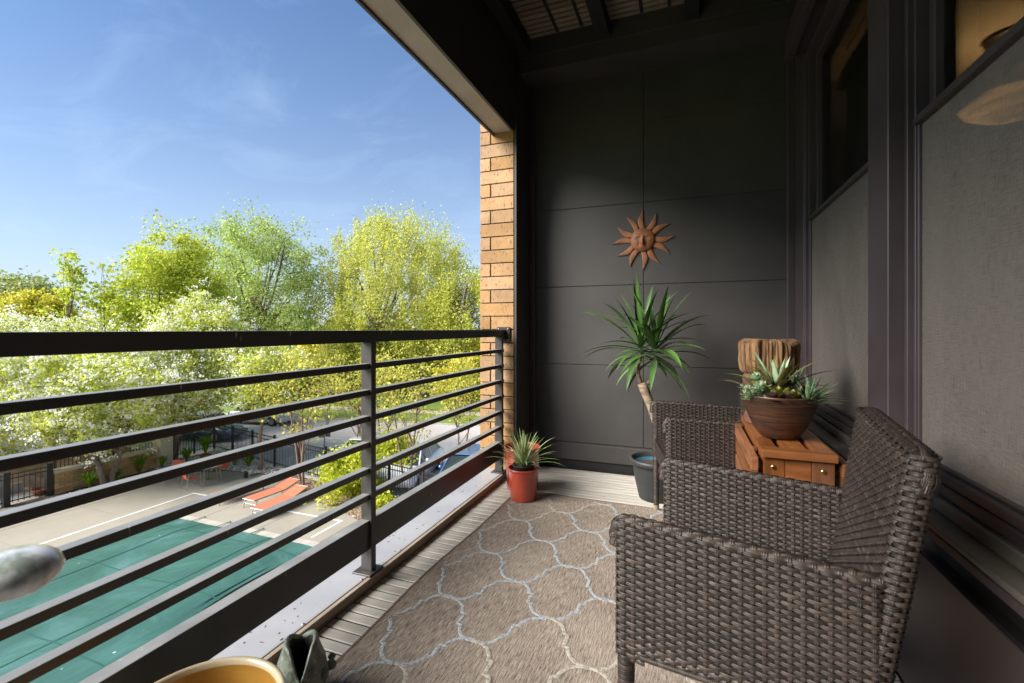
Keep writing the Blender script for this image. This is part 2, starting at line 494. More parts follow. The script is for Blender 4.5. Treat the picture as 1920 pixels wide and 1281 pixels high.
def tarpmat():
    m, nt, out = newmat('teal pool cover')
    b = N(nt, 'ShaderNodeBsdfPrincipled', Roughness=.5)
    n1 = N(nt, 'ShaderNodeTexNoise', Scale=.35, Detail=9, Roughness=.62, Distortion=1.6)
    nt.links.new(coords(nt, (1,1,1)), n1.inputs['Vector'])
    c = ramp(nt, n1.outputs['Fac'], [(.30, (.020,.075,.060)), (.46, (.030,.102,.082)), (.56, (.052,.138,.125)), (.68, (.11,.20,.195)), (.80, (.20,.30,.28))])
    n2 = N(nt, 'ShaderNodeTexNoise', Scale=5., Detail=2, Roughness=.5)
    nt.links.new(coords(nt, (1,1,1)), n2.inputs['Vector'])
    sp = ramp(nt, n2.outputs['Fac'], [(.765, (0,0,0)), (.775, (1,1,1))])
    c = mixc(nt, sp, c, (.6,.66,.62))
    nt.links.new(c, b.inputs['Base Color'])
    nt.links.new(mth(nt, 'MULTIPLY_ADD', n1.outputs['Fac'], -.7, .85), b.inputs['Roughness'])
    w = N(nt, 'ShaderNodeTexNoise', Scale=1., Detail=4, Roughness=.5)
    nt.links.new(coords(nt, (2.6,.45,1), rot=(0,0,R(12))), w.inputs['Vector'])
    bp = N(nt, 'ShaderNodeBump', Strength=.55, Distance=.05)
    nt.links.new(w.outputs['Fac'], bp.inputs['Height']); nt.links.new(bp.outputs[0], b.inputs['Normal'])
    nt.links.new(b.outputs[0], out.inputs[0]); return m
M['tarp'] = tarpmat()
M['tarp_seam'] = MAT('dark teal webbing', (.010,.095,.075), .7, scale=4)

def wickermat():
    m, nt, out = newmat('brown resin wicker')
    b = N(nt, 'ShaderNodeBsdfPrincipled', Roughness=.48)
    b.inputs['Specular IOR Level'].default_value = .5
    at = nt.nodes.new('ShaderNodeAttribute'); at.attribute_name = 'strand'
    fr = mth(nt, 'FRACT', at.outputs['Fac'])
    ridge = mth(nt, 'SINE', mth(nt, 'MULTIPLY', fr, 6*PI))
    rr = mth(nt, 'MULTIPLY_ADD', ridge, .5, .5)
    row = mth(nt, 'FLOOR', at.outputs['Fac'])
    rnd = mth(nt, 'FRACT', mth(nt, 'MULTIPLY', mth(nt, 'SINE', mth(nt, 'MULTIPLY', row, 12.98)), 437.5))
    no = N(nt, 'ShaderNodeTexNoise', Scale=38., Detail=4, Roughness=.7)
    nt.links.new(coords(nt, (1,1,1)), no.inputs['Vector'])
    f = mth(nt, 'MULTIPLY_ADD', rnd, .40, mth(nt, 'MULTIPLY', no.outputs['Fac'], .75))
    c = ramp(nt, f, [(.22, (.011,.0075,.006)), (.5, (.029,.0195,.015)), (.75, (.064,.044,.034)), (.95, (.17,.125,.095))])
    c = mixc(nt, mth(nt, 'MULTIPLY_ADD', rr, -.7, .7), c, (.02,.014,.011))
    nt.links.new(c, b.inputs['Base Color'])
    bp = N(nt, 'ShaderNodeBump', Strength=.6, Distance=.0012)
    nt.links.new(rr, bp.inputs['Height']); nt.links.new(bp.outputs[0], b.inputs['Normal'])
    nt.links.new(b.outputs[0], out.inputs[0]); return m
M['wicker'] = wickermat()

def rugmat():
    m, nt, out = newmat('woven brown rug')
    b = N(nt, 'ShaderNodeBsdfPrincipled', Roughness=.92)
    b.inputs['Specular IOR Level'].default_value = .2
    n1 = N(nt, 'ShaderNodeTexNoise', Scale=1., Detail=5, Roughness=.7)
    nt.links.new(coords(nt, (300,20,1)), n1.inputs['Vector'])
    n2 = N(nt, 'ShaderNodeTexNoise', Scale=1., Detail=3, Roughness=.6)
    nt.links.new(coords(nt, (380,170,1)), n2.inputs['Vector'])
    n3 = N(nt, 'ShaderNodeTexNoise', Scale=2.5, Detail=3)
    nt.links.new(coords(nt, (1,1,1)), n3.inputs['Vector'])
    f = mth(nt, 'ADD', mth(nt, 'MULTIPLY', n1.outputs['Fac'], .72), mth(nt, 'MULTIPLY', n2.outputs['Fac'], .28))
    f = mth(nt, 'MULTIPLY_ADD', n3.outputs['Fac'], .14, mth(nt, 'ADD', f, -.07))
    c = ramp(nt, f, [(.36, (.05,.038,.031)), (.45, (.155,.122,.096)), (.52, (.28,.23,.185)), (.64, (.43,.365,.30))])
    nt.links.new(c, b.inputs['Base Color'])
    bp = N(nt, 'ShaderNodeBump', Strength=.5, Distance=.0015)
    nt.links.new(f, bp.inputs['Height']); nt.links.new(bp.outputs[0], b.inputs['Normal'])
    nt.links.new(b.outputs[0], out.inputs[0]); return m
M['rug'] = rugmat()
M['rug_band'] = MAT('pale blue grey rug yarn', (.35,.37,.38), .9, (.215,.22,.225), 90, (1,1,1), detail=2, lo=.42, hi=.56, bump=.6, bscale=260)
M['rug_band2'] = MAT('cream rug yarn', (.40,.365,.31), .9, (.25,.215,.17), 90, (1,1,1), detail=2, lo=.40, hi=.56, bump=.6, bscale=260)
M['teak'] = MAT('oiled hardwood', (.27,.095,.026), .42, (.15,.048,.014), 9, (3,.5,3), bump=.2, bscale=60, bstretch=(3,.5,3), objrand=.12, coat=.15)
M['teak_z'] = MAT('oiled hardwood upright', (.20,.068,.020), .42, (.10,.034,.011), 9, (3,3,.5), bump=.2, bscale=60, bstretch=(3,3,.5), objrand=.12, coat=.15)
M['brass'] = MAT('brass bolt', (.72,.50,.20), .3, metal=1, scale=30)
M['bronze_bowl'] = MAT('brushed bronze bowl', (.15,.066,.034), .36, (.040,.024,.018), 6, (1.2,1.2,30), detail=8, lo=.38, hi=.66, metal=.45, bump=.2, bscale=30, bstretch=(1,1,12), rvar=.3)
M['stump'] = MAT('old weathered wood', (.36,.20,.085), .85, (.09,.045,.02), 7, (5,5,.5), detail=9, lo=.34, hi=.62, bump=1, bscale=28, bstretch=(5,5,.45), bdist=.01)
M['stump_red'] = MAT('carved reddish wood', (.22,.095,.055), .7, (.10,.045,.028), 12, bump=.6, bscale=60)
M['red_pot'] = MAT('glazed red pot', (.44,.070,.038), .25, (.34,.045,.025), 5, coat=.6, bump=.05, bscale=60)
M['ochre'] = MAT('ochre glazed bowl inside', (.50,.27,.055), .28, (.40,.20,.035), 5, (1,1,4), coat=.5)
M['ochre_rim'] = MAT('cream glazed rim', (.66,.56,.38), .3, (.58,.46,.28), 9, coat=.4)
M['grey_pot'] = MAT('dark grey plastic pot', (.040,.042,.042), .5, scale=5, bump=.1)
M['blue_liner'] = MAT('blue inner pot', (.05,.13,.20), .5, scale=5)
M['potting'] = MAT('potting soil', (.075,.05,.035), .95, (.03,.02,.015), 60, bump=.8, bscale=150)
M['palm_leaf'] = MAT('glossy palm leaf', (.085,.18,.035), .34, (.035,.09,.02), 7, (1,1,1), detail=3, objrand=.3, spec=.5)
M['palm_stem'] = MAT('ringed palm trunk', (.34,.25,.17), .85, (.16,.11,.075), 22, (.6,.6,5), bump=.8, bscale=60, bstretch=(.5,.5,4), bdist=.004)
M['spider_leaf'] = MAT('striped spider plant leaf', (.40,.46,.20), .45, (.14,.24,.045), 60, (1,1,.15), detail=2, objrand=.3)
M['succ_pale'] = MAT('pale green succulent', (.44,.54,.33), .5, (.28,.40,.22), 60)
M['succ_purple'] = MAT('purple black succulent', (.07,.035,.045), .35, (.035,.016,.022), 40)
M['succ_olive'] = MAT('olive succulent', (.27,.25,.035), .45, (.12,.12,.02), 40)
M['succ_grey'] = MAT('grey green spiky succulent', (.22,.34,.17), .5, (.09,.17,.07), 60, objrand=.2)
M['bromel'] = MAT('bronze green bromeliad leaf', (.30,.22,.075), .5, (.12,.13,.035), 30, objrand=.25)
M['fish'] = MAT('verdigris bronze', (.22,.26,.21), .48, (.085,.095,.072), 26, detail=8, bump=.7, bscale=80, metal=.35, bdist=.003,
                spots=((.30,.38,.31), 34, .62, (1,1,1)))
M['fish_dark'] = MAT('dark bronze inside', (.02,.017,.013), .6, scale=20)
M['white_glaze'] = MAT('white speckled glaze', (.62,.63,.64), .14, (.20,.23,.20), 16, detail=5, lo=.36, hi=.5, coat=.8)
M['sun_clay'] = MAT('rusty terracotta sun', (.27,.10,.036), .6, (.15,.055,.022), 14, bump=.4, bscale=80)
M['curtain'] = MAT('pale room curtain', (.40,.42,.34), .9, scale=5)
M['room_wall'] = MAT('beige room wall', (.42,.36,.26), .9, scale=1)
M['room_ceiling'] = MAT('room ceiling', (.45,.38,.27), .9, scale=1)
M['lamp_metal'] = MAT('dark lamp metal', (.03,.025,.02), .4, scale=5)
def emis(name, c, s):
    m, nt, out = newmat(name)
    e = N(nt, 'ShaderNodeEmission', Strength=s); no = N(nt, 'ShaderNodeTexNoise', Scale=1., Detail=3); nt.links.new(coords(nt, (3,3,24)), no.inputs['Vector']); nt.links.new(ramp(nt, no.outputs['Fac'], [(.35, tuple(.25*k for k in c)), (.65, c)]), e.inputs[0])
    nt.links.new(e.outputs[0], out.inputs[0]); return m
M['lamp_glow'] = emis('lit lamp glass', (1., .52, .17), 1.7)
M['tyre'] = MAT('tyre rubber', (.02,.02,.02), .8, scale=5)
M['rim'] = MAT('alloy rim', (.45,.45,.46), .35, metal=.8, scale=5)
M['headlight'] = MAT('headlight lens', (.6,.62,.65), .1, scale=5)

# ================================================================ SETTING OUTSIDE
G = -5.4
def sheet(name, pts, z, m, th=None, kind='structure'):
    mb = MB()
    if th: 
        n = len(pts)
        mb.poly([(x, y, z) for x, y in pts])
        for k in range(n):
            a = pts[k]; b = pts[(k+1) % n]
            mb.quad((*a, z-th), (*b, z-th), (*b, z), (*a, z))
    else: mb.poly([(x, y, z) for x, y in pts])
    o = mb.build(name, m)
    if kind: o['kind'] = kind
    return o
# one ground sheet out to the horizon
sheet('ground', [(-900,-700),(900,-700),(900,1100),(-900,1100)], G-.12, M['grass'])
# gentle rise of the park beyond the road
mb = MB(); nx, ny = 40, 24
for j in range(ny+1):
    for i in range(nx+1):
        x = -120+i*4.5; y = 33+j*5.5
        h = -.10+ .9*(1-math.exp(-max(0,(y-46))/30.)) + .12*math.sin(x*.11)*math.sin(y*.13)*min(1,(y-33)/20)
        mb.v.append((x, y, G-.01+ (h+.10)))
for j in range(ny):
    for i in range(nx):
        a = j*(nx+1)+i; mb.f.append((a, a+1, a+nx+2, a+nx+1)); mb.mi.append(0)
o = mb.build('park_lawn', M['grass'], smooth=True); o['kind'] = 'structure'

# fence line (world): front edge of the planting bed behind the deck
FA = (-23.7, 17.7); FB = (-10.5, 14.75); FC = (-2.0, 12.85)
def along(a, b, t): return (a[0]+(b[0]-a[0])*t, a[1]+(b[1]-a[1])*t)
# parking lot + road
sheet('parking_lot', [(-44,13.0),(-23.9,15.2),(-23.7,17.9),FB,FC,(6,11),(40,11),(40,27.0),(-12,28.2),(-28,26.2),(-44,21.5)], G-.03, M['asphalt'])
RD = [(-70,20.0),(-28,25.6),(-12,28.0),(40,31)]
def strip(name, line, off0, off1, z, m, kind='structure'):
    pts = []
    for x, y in line: pts.append((x, y+off0))
    for x, y in reversed(line): pts.append((x, y+off1))
    return sheet(name, pts, z, m, kind=kind)
strip('road', RD, -4.2, 0.6, G-.026, M['road'])
strip('grass_verge', RD, .75, 4.2, G+.0, M['grass'])
strip('footpath', RD, 4.2, 5.7, G+.004, M['path'])
strip('far_footpath', [(-90,27),(-39,36.5),(-20,41),(20,46)], 0, 1.5, G+.05, M['path'])
mb = MB()
for a, b in zip(RD[:-1], RD[1:]):
    mb.quad((a[0],a[1]+.6,G-.03),(b[0],b[1]+.6,G-.03),(b[0],b[1]+.6,G+.06),(a[0],a[1]+.6,G+.06))
    mb.quad((a[0],a[1]+.6,G+.06),(b[0],b[1]+.6,G+.06),(b[0],b[1]+.8,G+.06),(a[0],a[1]+.8,G+.06))
o = mb.build('kerb', M['kerb']); o['kind'] = 'structure'
mb = MB()
for x in (-21.6,-18.9,-16.2,-13.5,-10.2,-7.4,-4.6,-1.8):
    yb = 15.0 - .23*(x+10.5)
    mb.quad((x,yb+.9,G-.022),(x+.1,yb+.9,G-.022),(x+.1,yb+5.2,G-.022),(x,yb+5.2,G-.022))
for (x0,y0,x1,y1) in ((-24,21.7,-19,22.3),(-17,22.5,-13,23.0),(-11,23.2,-8,23.6),(-20,20.4,-15,20.8)):
    mb.quad((x0,y0,G-.022),(x1,y1,G-.022),(x1,y1+.12,G-.022),(x0,y0+.12,G-.022))
o = mb.build('parking_lines', M['paint_white'], fix=False); o['kind'] = 'structure'

M['capstone_base'] = MAT('grey joint sand', (.20,.185,.16), .9, scale=3)
# pool deck: slabs with real joints between them
deck_pts_x = (-23.3, -18.3, -16.75, -10.45, -5.5, -1.6)
sheet('pool_deck', [(-23.3,-8),(-1.5,-8),(-1.5,12.2),(-10.4,13.0),(-12.2,13.7),(-14.6,14.1),(-17.6,15.6),(-19.9,15.4),(-21.5,14.6),(-23.3,14.4)], G-.012, M['capstone_base'])
pd = thing('deck_paving', None, None, (-12,5,G), kind='structure')
def slab(x0,x1,y0,y1,clip=None):
    g=.012
    MB().box(x0+g,x1-g,y0+g,y1-g,G-.01,G+.0,).build('slab', M['concrete'], pd, world=True)
for (x0,x1) in ((-23.2,-20.7),(-20.7,-18.3)):
    for k in range(-3,6): 
        y0 = k*2.6; slab(x0,x1,y0,min(y0+2.6,14.3))
for k in range(-3,5): slab(-18.3,-16.8,k*2.6,min(k*2.6+2.6,11.2))
def polyslab(pts):
    n=len(pts); mb=MB(); mb.poly([(x,y,G) for x,y in pts])
    for k in range(n):
        a=pts[k]; b=pts[(k+1)%n]; mb.quad((*a,G-.01),(*b,G-.01),(*b,G),(*a,G))
    mb.build('slab', M['concrete'], pd, world=True)
polyslab([(-18.29,11.22),(-15.7,11.22),(-15.7,14.6),(-17.6,15.6),(-18.29,15.5)])
polyslab([(-20.7,14.32),(-18.31,14.32),(-18.31,15.5),(-19.9,15.4)])
polyslab([(-15.68,11.22),(-13.1,11.22),(-13.1,13.85),(-14.6,14.1),(-15.68,14.55)])
polyslab([(-13.08,11.22),(-10.5,11.22),(-10.5,13.0),(-12.2,13.7),(-13.08,13.85)])
polyslab([(-10.48,11.22),(-7.8,11.22),(-7.8,12.7),(-10.48,13.0)])
polyslab([(-7.78,11.22),(-5.2,11.22),(-5.2,12.5),(-7.78,12.7)])
polyslab([(-5.18,11.22),(-1.6,11.22),(-1.6,12.2),(-5.18,12.5)])
for (x0,x1) in ((-10.1,-7.8),(-7.8,-5.2),(-5.2,-1.6)):
    for k in range(-3,5): slab(x0,x1,k*2.6,min(k*2.6+2.6,11.2))
# coping stones round the pool
cp = thing('pool_coping', None, None, (-10.3,5,G), kind='structure')
stone = MB().box(-.15,.15,-.295,.295,-.02,.012).mesh('stone', M['coping'], bevel=.006, seg=1)
for k in range(-13,19):
    link('coping_stone', stone, cp, (-10.28+10.3, k*.6+.3-5, 0))
    link('coping_stone', stone, cp, (-16.78+10.3, k*.6+.3-5, 0))
for k in range(11):
    link('coping_stone', stone, cp, (-16.3+k*.585+10.3, 11.06-5, 0), (0,0,R(90)))
# painted border line on the deck
mb = MB()
for (x0,x1,y0,y1) in ((-18.34,-18.26,-8,12.86),(-18.26,-17.5,12.78,12.86),(-13.6,-10.95,12.70,12.78),(-11.03,-10.95,11.4,12.70)):
    mb.quad((x0,y0,G+.004),(x1,y0,G+.004),(x1,y1,G+.004),(x0,y1,G+.004))
o = mb.build('deck_line', M['paint_white'], fix=False); o['kind'] = 'structure'

# pool cover: a sagging, wrinkled sheet
mb = MB(); nx, ny = 130, 150
x0,x1,y0,y1 = -16.64,-10.47,-7.0,10.92
def coverz(x, y):
    e = min(1, (x1-x)/1.0)*min(1,(x-x0)/1.0)*min(1,(y1-y)/1.0)
    f = .028*math.sin((y*2.1-x*5.5)+1.3*math.sin(x*.8+y*.5))*math.exp(-max(0,(x1-x))/1.3)
    g = .016*math.sin(x*4.2+y*1.1+2*math.sin(y*.35))
    s1 = -.012*abs(math.sin(PI*(y-.2)/2.45))*0
    h = .02*math.sin(y*.9+x*.6)+.02*math.sin(x*1.3-y*.4)
    return G+.018+.075*e+ (f+g)*(.35+.65*e)*.8+h*e
for j in range(ny+1):
    for i in range(nx+1):
        a = i/nx; b = j/ny
        x = x0+(x1-x0)*a; y = y0+(y1-y0)*b
        xe = x
        if a > .97: xe = x + .09*math.sin(y*1.28)-.02*(y<4)
        mb.v.append((xe, y, coverz(x,y)))
for j in range(ny):
    for i in range(nx):
        a = j*(nx+1)+i; mb.f.append((a,a+1,a+nx+2,a+nx+1)); mb.mi.append(0)
pc = thing('pool_cover', 'teal green tarpaulin cover stretched over the swimming pool', 'pool cover', (-13.6,5,G))
mb.build('tarpaulin', M['tarp'], pc, smooth=True, world=True)
mb = MB()
for k in range(-2,5):
    y = .9+k*2.35
    for i in range(60):
        xa = x0+(x1-x0)*i/60; xb = x0+(x1-x0)*(i+1)/60
        mb.quad((xa,y-.02,coverz(xa,y)+.008),(xb,y-.02,coverz(xb,y)+.008),(xb,y+.02,coverz(xb,y)+.008),(xa,y+.02,coverz(xa,y)+.008))
for k in range(1,4):
    x = x0+1.5*k
    for i in range(110):
        ya = y0+(y1-y0)*i/110; yb = y0+(y1-y0)*(i+1)/110
        mb.quad((x-.02,ya,coverz(x,ya)+.009),(x+.02,ya,coverz(x,ya)+.009),(x+.02,yb,coverz(x,yb)+.009),(x-.02,yb,coverz(x,yb)+.009))
mb.build('seam', M['tarp_seam'], pc, world=True, fix=False)
for (x, y, dx, dy) in ((x1,5.1,.45,-.05),(x1,7.45,.42,.0),(-11.4,y1,.0,.4),(-12.9,y1,.0,.4),(-14.4,y1,.0,.4),(x1-.02,2.7,.5,-.1),(-15.6,y1,0,.4)):
    mb = MB().bar((x-.1*bool(dx),y-.1*bool(dy),G+.06),(x+dx,y+dy,G+.03),.045,.006)
    mb.ball((x+dx,y+dy,G+.03),.022,6,4)
    mb.build('strap', M['tarp_seam'], pc, world=True)

# planting beds
sheet('planting_bed', [(-23.4,14.3),(-21.5,14.55),(-19.9,15.35),(-17.6,15.55),(-14.6,14.05),(-12.2,13.65),(-10.4,12.95),(-2,12.15),FC,FB,FA,(-23.7,14.3)], G+.02, M['soil'])
sheet('wall_bed', [(-23.35,9.5),(-22.35,9.5),(-22.2,14.5),(-23.35,14.6)], G+.02, M['soil'])
def scatter(name, inside, n, box, size, m, z, kind='stuff', flat=.5):
    """many small irregular stones or chips as one object"""
    P = []
    while len(P) < n:
        x = random.uniform(box[0], box[1]); y = random.uniform(box[2], box[3])
        if inside(x, y): P.append((x, y))
    base = np.array([(-1,0,0),(0,-1,.1),(1,0,0),(0,1,.1),(0,0,.8),(0,0,-.6)])
    fc = [(0,1,4),(1,2,4),(2,3,4),(3,0,4)]
    mb = MB()
    for x, y in P:
        s = size*random.uniform(.5,1.4); a = random.uniform(0,2*PI); c, sn = math.cos(a), math.sin(a)
        sx = s; sy = s*random.uniform(.5,1); sz = s*flat*random.uniform(.7,1.3); i = len(mb.v)
        tx, ty = random.uniform(-.3,.3), random.uniform(-.3,.3)
        for b in base[:5]:
            X, Y, Z = b[0]*sx, b[1]*sy, b[2]*sz
            mb.v.append((x+X*c-Y*sn, y+X*sn+Y*c, z+Z+tx*X+ty*Y+sz*.2))
        for f in fc: mb.f.append(tuple(i+k for k in f)); mb.mi.append(0)
    o = mb.build(name, m); o['kind'] = kind
    return o
def m_rand(name, stops, rough=.85):
    m, nt, out = newmat(name); g = nt.nodes.new('ShaderNodeNewGeometry')
    b = N(nt, 'ShaderNodeBsdfPrincipled', Roughness=rough)
    nt.links.new(ramp(nt, g.outputs['Random Per Island'], stops), b.inputs['Base Color']); nt.links.new(b.outputs[0], out.inputs[0]); return m
M['chips'] = m_rand('mixed bark chips', [(0,(.09,.055,.035)),(.6,(.24,.16,.10)),(1,(.42,.32,.22))])
M['pebbles'] = m_rand('mixed river pebbles', [(0,(.12,.10,.09)),(.4,(.34,.30,.26)),(1,(.66,.62,.56))], .6)
def fenceY(x):
    if x < FB[0]: t = (x-FA[0])/(FB[0]-FA[0]); return FA[1]+(FB[1]-FA[1])*t
    t = (x-FB[0])/(FC[0]-FB[0]); return FB[1]+(FC[1]-FB[1])*t
def deckedge(x):
    xs = [-23.4,-21.5,-19.9,-17.6,-14.6,-12.2,-10.4,-2]; ys = [14.3,14.55,15.35,15.55,14.05,13.65,12.95,12.15]
    return float(np.interp(x, xs, ys))
o = scatter('bark_mulch', lambda x,y: deckedge(x)+.02 < y < fenceY(x)-.15, 15000, (-18.2,-3,12,17), .05, M['chips'], G+.03)
o = scatter('river_stones', lambda x,y: deckedge(x)+.02 < y < fenceY(x)-.15, 3500, (-23.3,-17.2,14,17.6), .075, M['pebbles'], G+.03, flat=.7)
o = scatter('pebble_strip', lambda x,y: True, 1900, (-22.75,-22.25,10.2,14.4), .055, M['pebbles'], G+.03, flat=.7)
# ================================================================ TREES AND PLANTS
def leafmesh(name, C, S, mat, asp=1.6, up=.0, fold=False):
    n = len(C)
    a = rng.normal(size=(n,3)); a[:,2] *= (1-up); a[:,2] += up*1.2*np.sign(a[:,2]+.001)
    a /= np.linalg.norm(a,axis=1)[:,None]
    b = rng.normal(size=(n,3)); b -= a*(a*b).sum(1)[:,None]; b /= np.linalg.norm(b,axis=1)[:,None]
    S = np.asarray(S)[:,None]
    A = a*S*asp*.5; B = b*S*.5
    V = np.empty((n,4,3)); V[:,0] = C-A; V[:,1] = C+B-A*.15; V[:,2] = C+A; V[:,3] = C-B+A*.15
    me = bpy.data.meshes.new(name)
    me.vertices.add(4*n); me.vertices.foreach_set('co', V.reshape(-1).astype(np.float32))
    me.loops.add(4*n); me.loops.foreach_set('vertex_index', np.arange(4*n, dtype=np.int32))
    me.polygons.add(n); me.polygons.foreach_set('loop_start', np.arange(0,4*n,4,dtype=np.int32))
    try: me.polygons.foreach_set('loop_total', np.full(n,4,dtype=np.int32))
    except Exception: pass
    me.materials.append(mat); me.update(calc_edges=True)
    return me

def tree(name, label, cat, base, H, crown, trunk_r, mat, nclump=120, per=200, leaf=.09, csig=.32, bark=None, group=None,
         stems=1, spread=.25, shape=1.0, hollow=.45, sig=(1,1,.8), limb=9, flatbase=0, lean=(0,0), droop=0, asp=1.6, twigs=True, fork=.35, seed=0, uneven=1.0, puffs=0, psize=.075):
    """crown=(dx,dy,z0,z1,rx,ry): ellipsoid between heights z0..z1 above the base"""
    rs = np.random.default_rng(seed+17)
    bark = bark or M['bark']
    t = thing(name, label, cat, base, group=group)
    dx,dy,z0,z1,rx,ry = crown
    cz = (z0+z1)/2; rz = (z1-z0)/2
    # clump centres
    K = []
    lobes = [(rs.uniform(0,2*PI), rs.uniform(-.3,1), rs.uniform(.78,1.12)) for _ in range(14)]
    while len(K) < nclump:
        p = rs.normal(size=3); p /= np.linalg.norm(p)
        r = rs.uniform(hollow, 1)**.6
        q = p*r
        if q[2] < -.2: q[:2] *= (1+q[2]*flatbase)
        # uneven outline
        w = 1+uneven*(.10*math.sin(3*math.atan2(p[1],p[0])+seed)+.10*math.sin(5*math.atan2(p[1],p[0])+4*p[2]+seed*2))+rs.normal()*.05
        sh = (1-max(0,q[2]))**(shape-1) if shape > 1 else 1
        K.append((dx+q[0]*rx*w*sh, dy+q[1]*ry*w*sh, cz+q[2]*rz*(w if q[2]>0 else 1)))
    K = np.array(K)
    # skeleton
    mb = MB()
    top = np.array([dx*.5+lean[0], dy*.5+lean[1], z0+fork*(z1-z0)])
    limbs = []
    for sI in range(stems):
        a = rs.uniform(0,2*PI); off = np.array([math.cos(a),math.sin(a),0])*(spread*.35 if stems>1 else 0)
        tp = top+ (np.array([math.cos(a)*rx*.35, math.sin(a)*ry*.35, rs.uniform(-.1,.2)*rz]) if stems>1 else 0)
        pts = []
        for k in range(7):
            f = k/6
            w = rs.normal(size=3)*trunk_r*.35*(k>0); w[2]=0
            pts.append(off*(1-f)+ (tp*f if k else np.zeros(3)) + w)
        rad = [trunk_r*(1.25 if k==0 else 1)*(1-.5*k/6)*(1 if stems==1 else .75) for k in range(7)]
        mb.tube(pts, rad, 8, cap=False)
        limbs += [(np.array(p), r) for p, r in zip(pts[2:], rad[2:])]
    starts = limbs[:]
    for k in range(limb):
        tgt = K[rs.integers(len(K))]*1.0
        p0, r0 = starts[rs.integers(len(starts)//2, len(starts))]
        mid = p0*.5+tgt*.5; mid[2] -= .10*np.linalg.norm(tgt-p0)*(1 if droop<=0 else -1.5)
        mid += rs.normal(size=3)*.06*np.linalg.norm(tgt-p0)
        pts = [p0*(1-f)**2+mid*2*f*(1-f)+tgt*f*f for f in np.linspace(0,.97,7)]
        rad = [max(.008, r0*.6*(1-.85*f)) for f in np.linspace(0,1,7)]
        mb.tube(pts, rad, 6, cap=False)
        limbs += [(np.array(p), r) for p, r in zip(pts[1:], rad[1:])]
    if twigs:
        LP = np.array([l[0] for l in limbs]); LR = np.array([l[1] for l in limbs])
        for c in K:
            d = np.linalg.norm(LP-c,axis=1)+ (LP[:,2]>c[2])*1.0
            i = int(d.argmin()); p0 = LP[i]; r0 = min(LR[i]*.6, trunk_r*.16)
            mid = (p0+c)/2+rs.normal(size=3)*.08*d[i]; mid[2] -= .06*d[i]
            end = c+rs.normal(size=3)*csig*.5
            pts = [p0*(1-f)**2+mid*2*f*(1-f)+end*f*f for f in (0,.35,.7,1)]
            mb.tube(pts, [r0, r0*.7, r0*.45, r0*.2], 4, cap=False)
    mb.build('trunk', bark, t, smooth=True, fix=False)
    # leaves
    n = nclump*per
    idx = rs.integers(0, nclump, n)
    off = rs.normal(size=(n,3))*np.array(sig)*csig*rs.uniform(.5,1.25,size=(nclump,1))[idx]
    C = K[idx]+off
    if droop > 0: C[:,2] -= np.abs(rs.normal(size=n))*droop
    me = leafmesh('crown', C, leaf*rs.uniform(.45,1.6,n), mat, asp)
    link('crown', me, t)
    if puffs:
        # clusters of white blossom sitting along the outer twigs
        k = rs.integers(0, nclump, puffs)
        P0 = K[k]+rs.normal(size=(puffs,3))*np.array(sig)*csig*.95
        out = P0-np.array([dx,dy,cz-.3*rz]); out /= np.linalg.norm(out,axis=1)[:,None]
        P0 += out*.12
        per2 = 13
        idx = np.repeat(np.arange(puffs), per2); rad = rs.uniform(.05,.13,puffs)[idx]
        Cb = P0[idx]+rs.normal(size=(len(idx),3))*rad[:,None]*np.array([1.1,1.1,.75])
        link('blossom', leafmesh('blossom', Cb, psize*rs.uniform(.6,1.3,len(idx)), BL, 1.1), t)
    return t

def at(px, z, h=0): x, y = polar(px, z); return (x, y, G+h)

# flowering pears beside the pool
tree('pear_tree', 'white blossoming pear tree at the left edge, its branches hanging over the metal gate', 'tree', at(-90,19.5), 7, (0.4,.3,.5,6.9,4.3,3.8), .16, YG, 190, 150, .075, .36, group='white blossoming pear trees', hollow=.3, seed=1, puffs=3000)
tree('pear_tree', 'blossoming pear tree whose forked trunk stands in front of the garden brick wall', 'tree', inv(203,913), 7, (0,0,1.7,6.1,2.8,2.7), .15, YG, 130, 150, .075, .34, group='white blossoming pear trees', hollow=.3, stems=3, spread=.3, seed=2, fork=.2, puffs=1300)
tree('pear_tree', 'tall blossoming pear tree with a leaning trunk behind the stone column, tip above the rail', 'tree', inv(322,862), 8, (1.2,.4,2.0,8.4,3.6,2.9), .2, YG, 190, 150, .08, .36, group='white blossoming pear trees', hollow=.25, stems=3, spread=.5, seed=3, shape=1.35, fork=.2, puffs=1900)
tree('pear_tree', 'blossoming pear tree standing farther left behind the garden brick wall', 'tree', at(105,24), 7, (0,0,.8,7.0,3.8,3.2), .16, YG, 160, 130, .09, .38, group='white blossoming pear trees', hollow=.3, seed=4, puffs=1900, psize=.085)
tree('pear_tree', 'thin pear tree with light blossom left of the middle railing post, behind the sun loungers', 'tree', inv(487,884), 7, (.2,.2,2.6,6.2,1.5,1.5), .09, YG, 46, 120, .075, .3, bark=M['bark_twig'], group='white blossoming pear trees', hollow=.2, seed=5, puffs=160)
tree('pear_tree', 'blossoming pear tree beyond the terrace, between the forked trunk and the stone column', 'tree', at(262,28), 7, (0,0,.8,7.0,3.6,3.2), .16, YG, 150, 130, .09, .38, group='white blossoming pear trees', hollow=.3, seed=24, puffs=900, psize=.09)
tree('shade_tree', 'round green tree on the lawn left of the terrace, out of the photo', 'tree', (-40,9,G), 8, (0,0,1.5,8.5,4.2,4.2), .25, OAK, 120, 130, .14, .55, hollow=.3, seed=41)
tree('shade_tree', 'spreading green tree farthest to the left, out of the photo', 'tree', (-44,-4,G), 9, (0,0,1.5,9.5,4.8,4.8), .28, MAPLE, 120, 130, .15, .6, hollow=.3, seed=42)
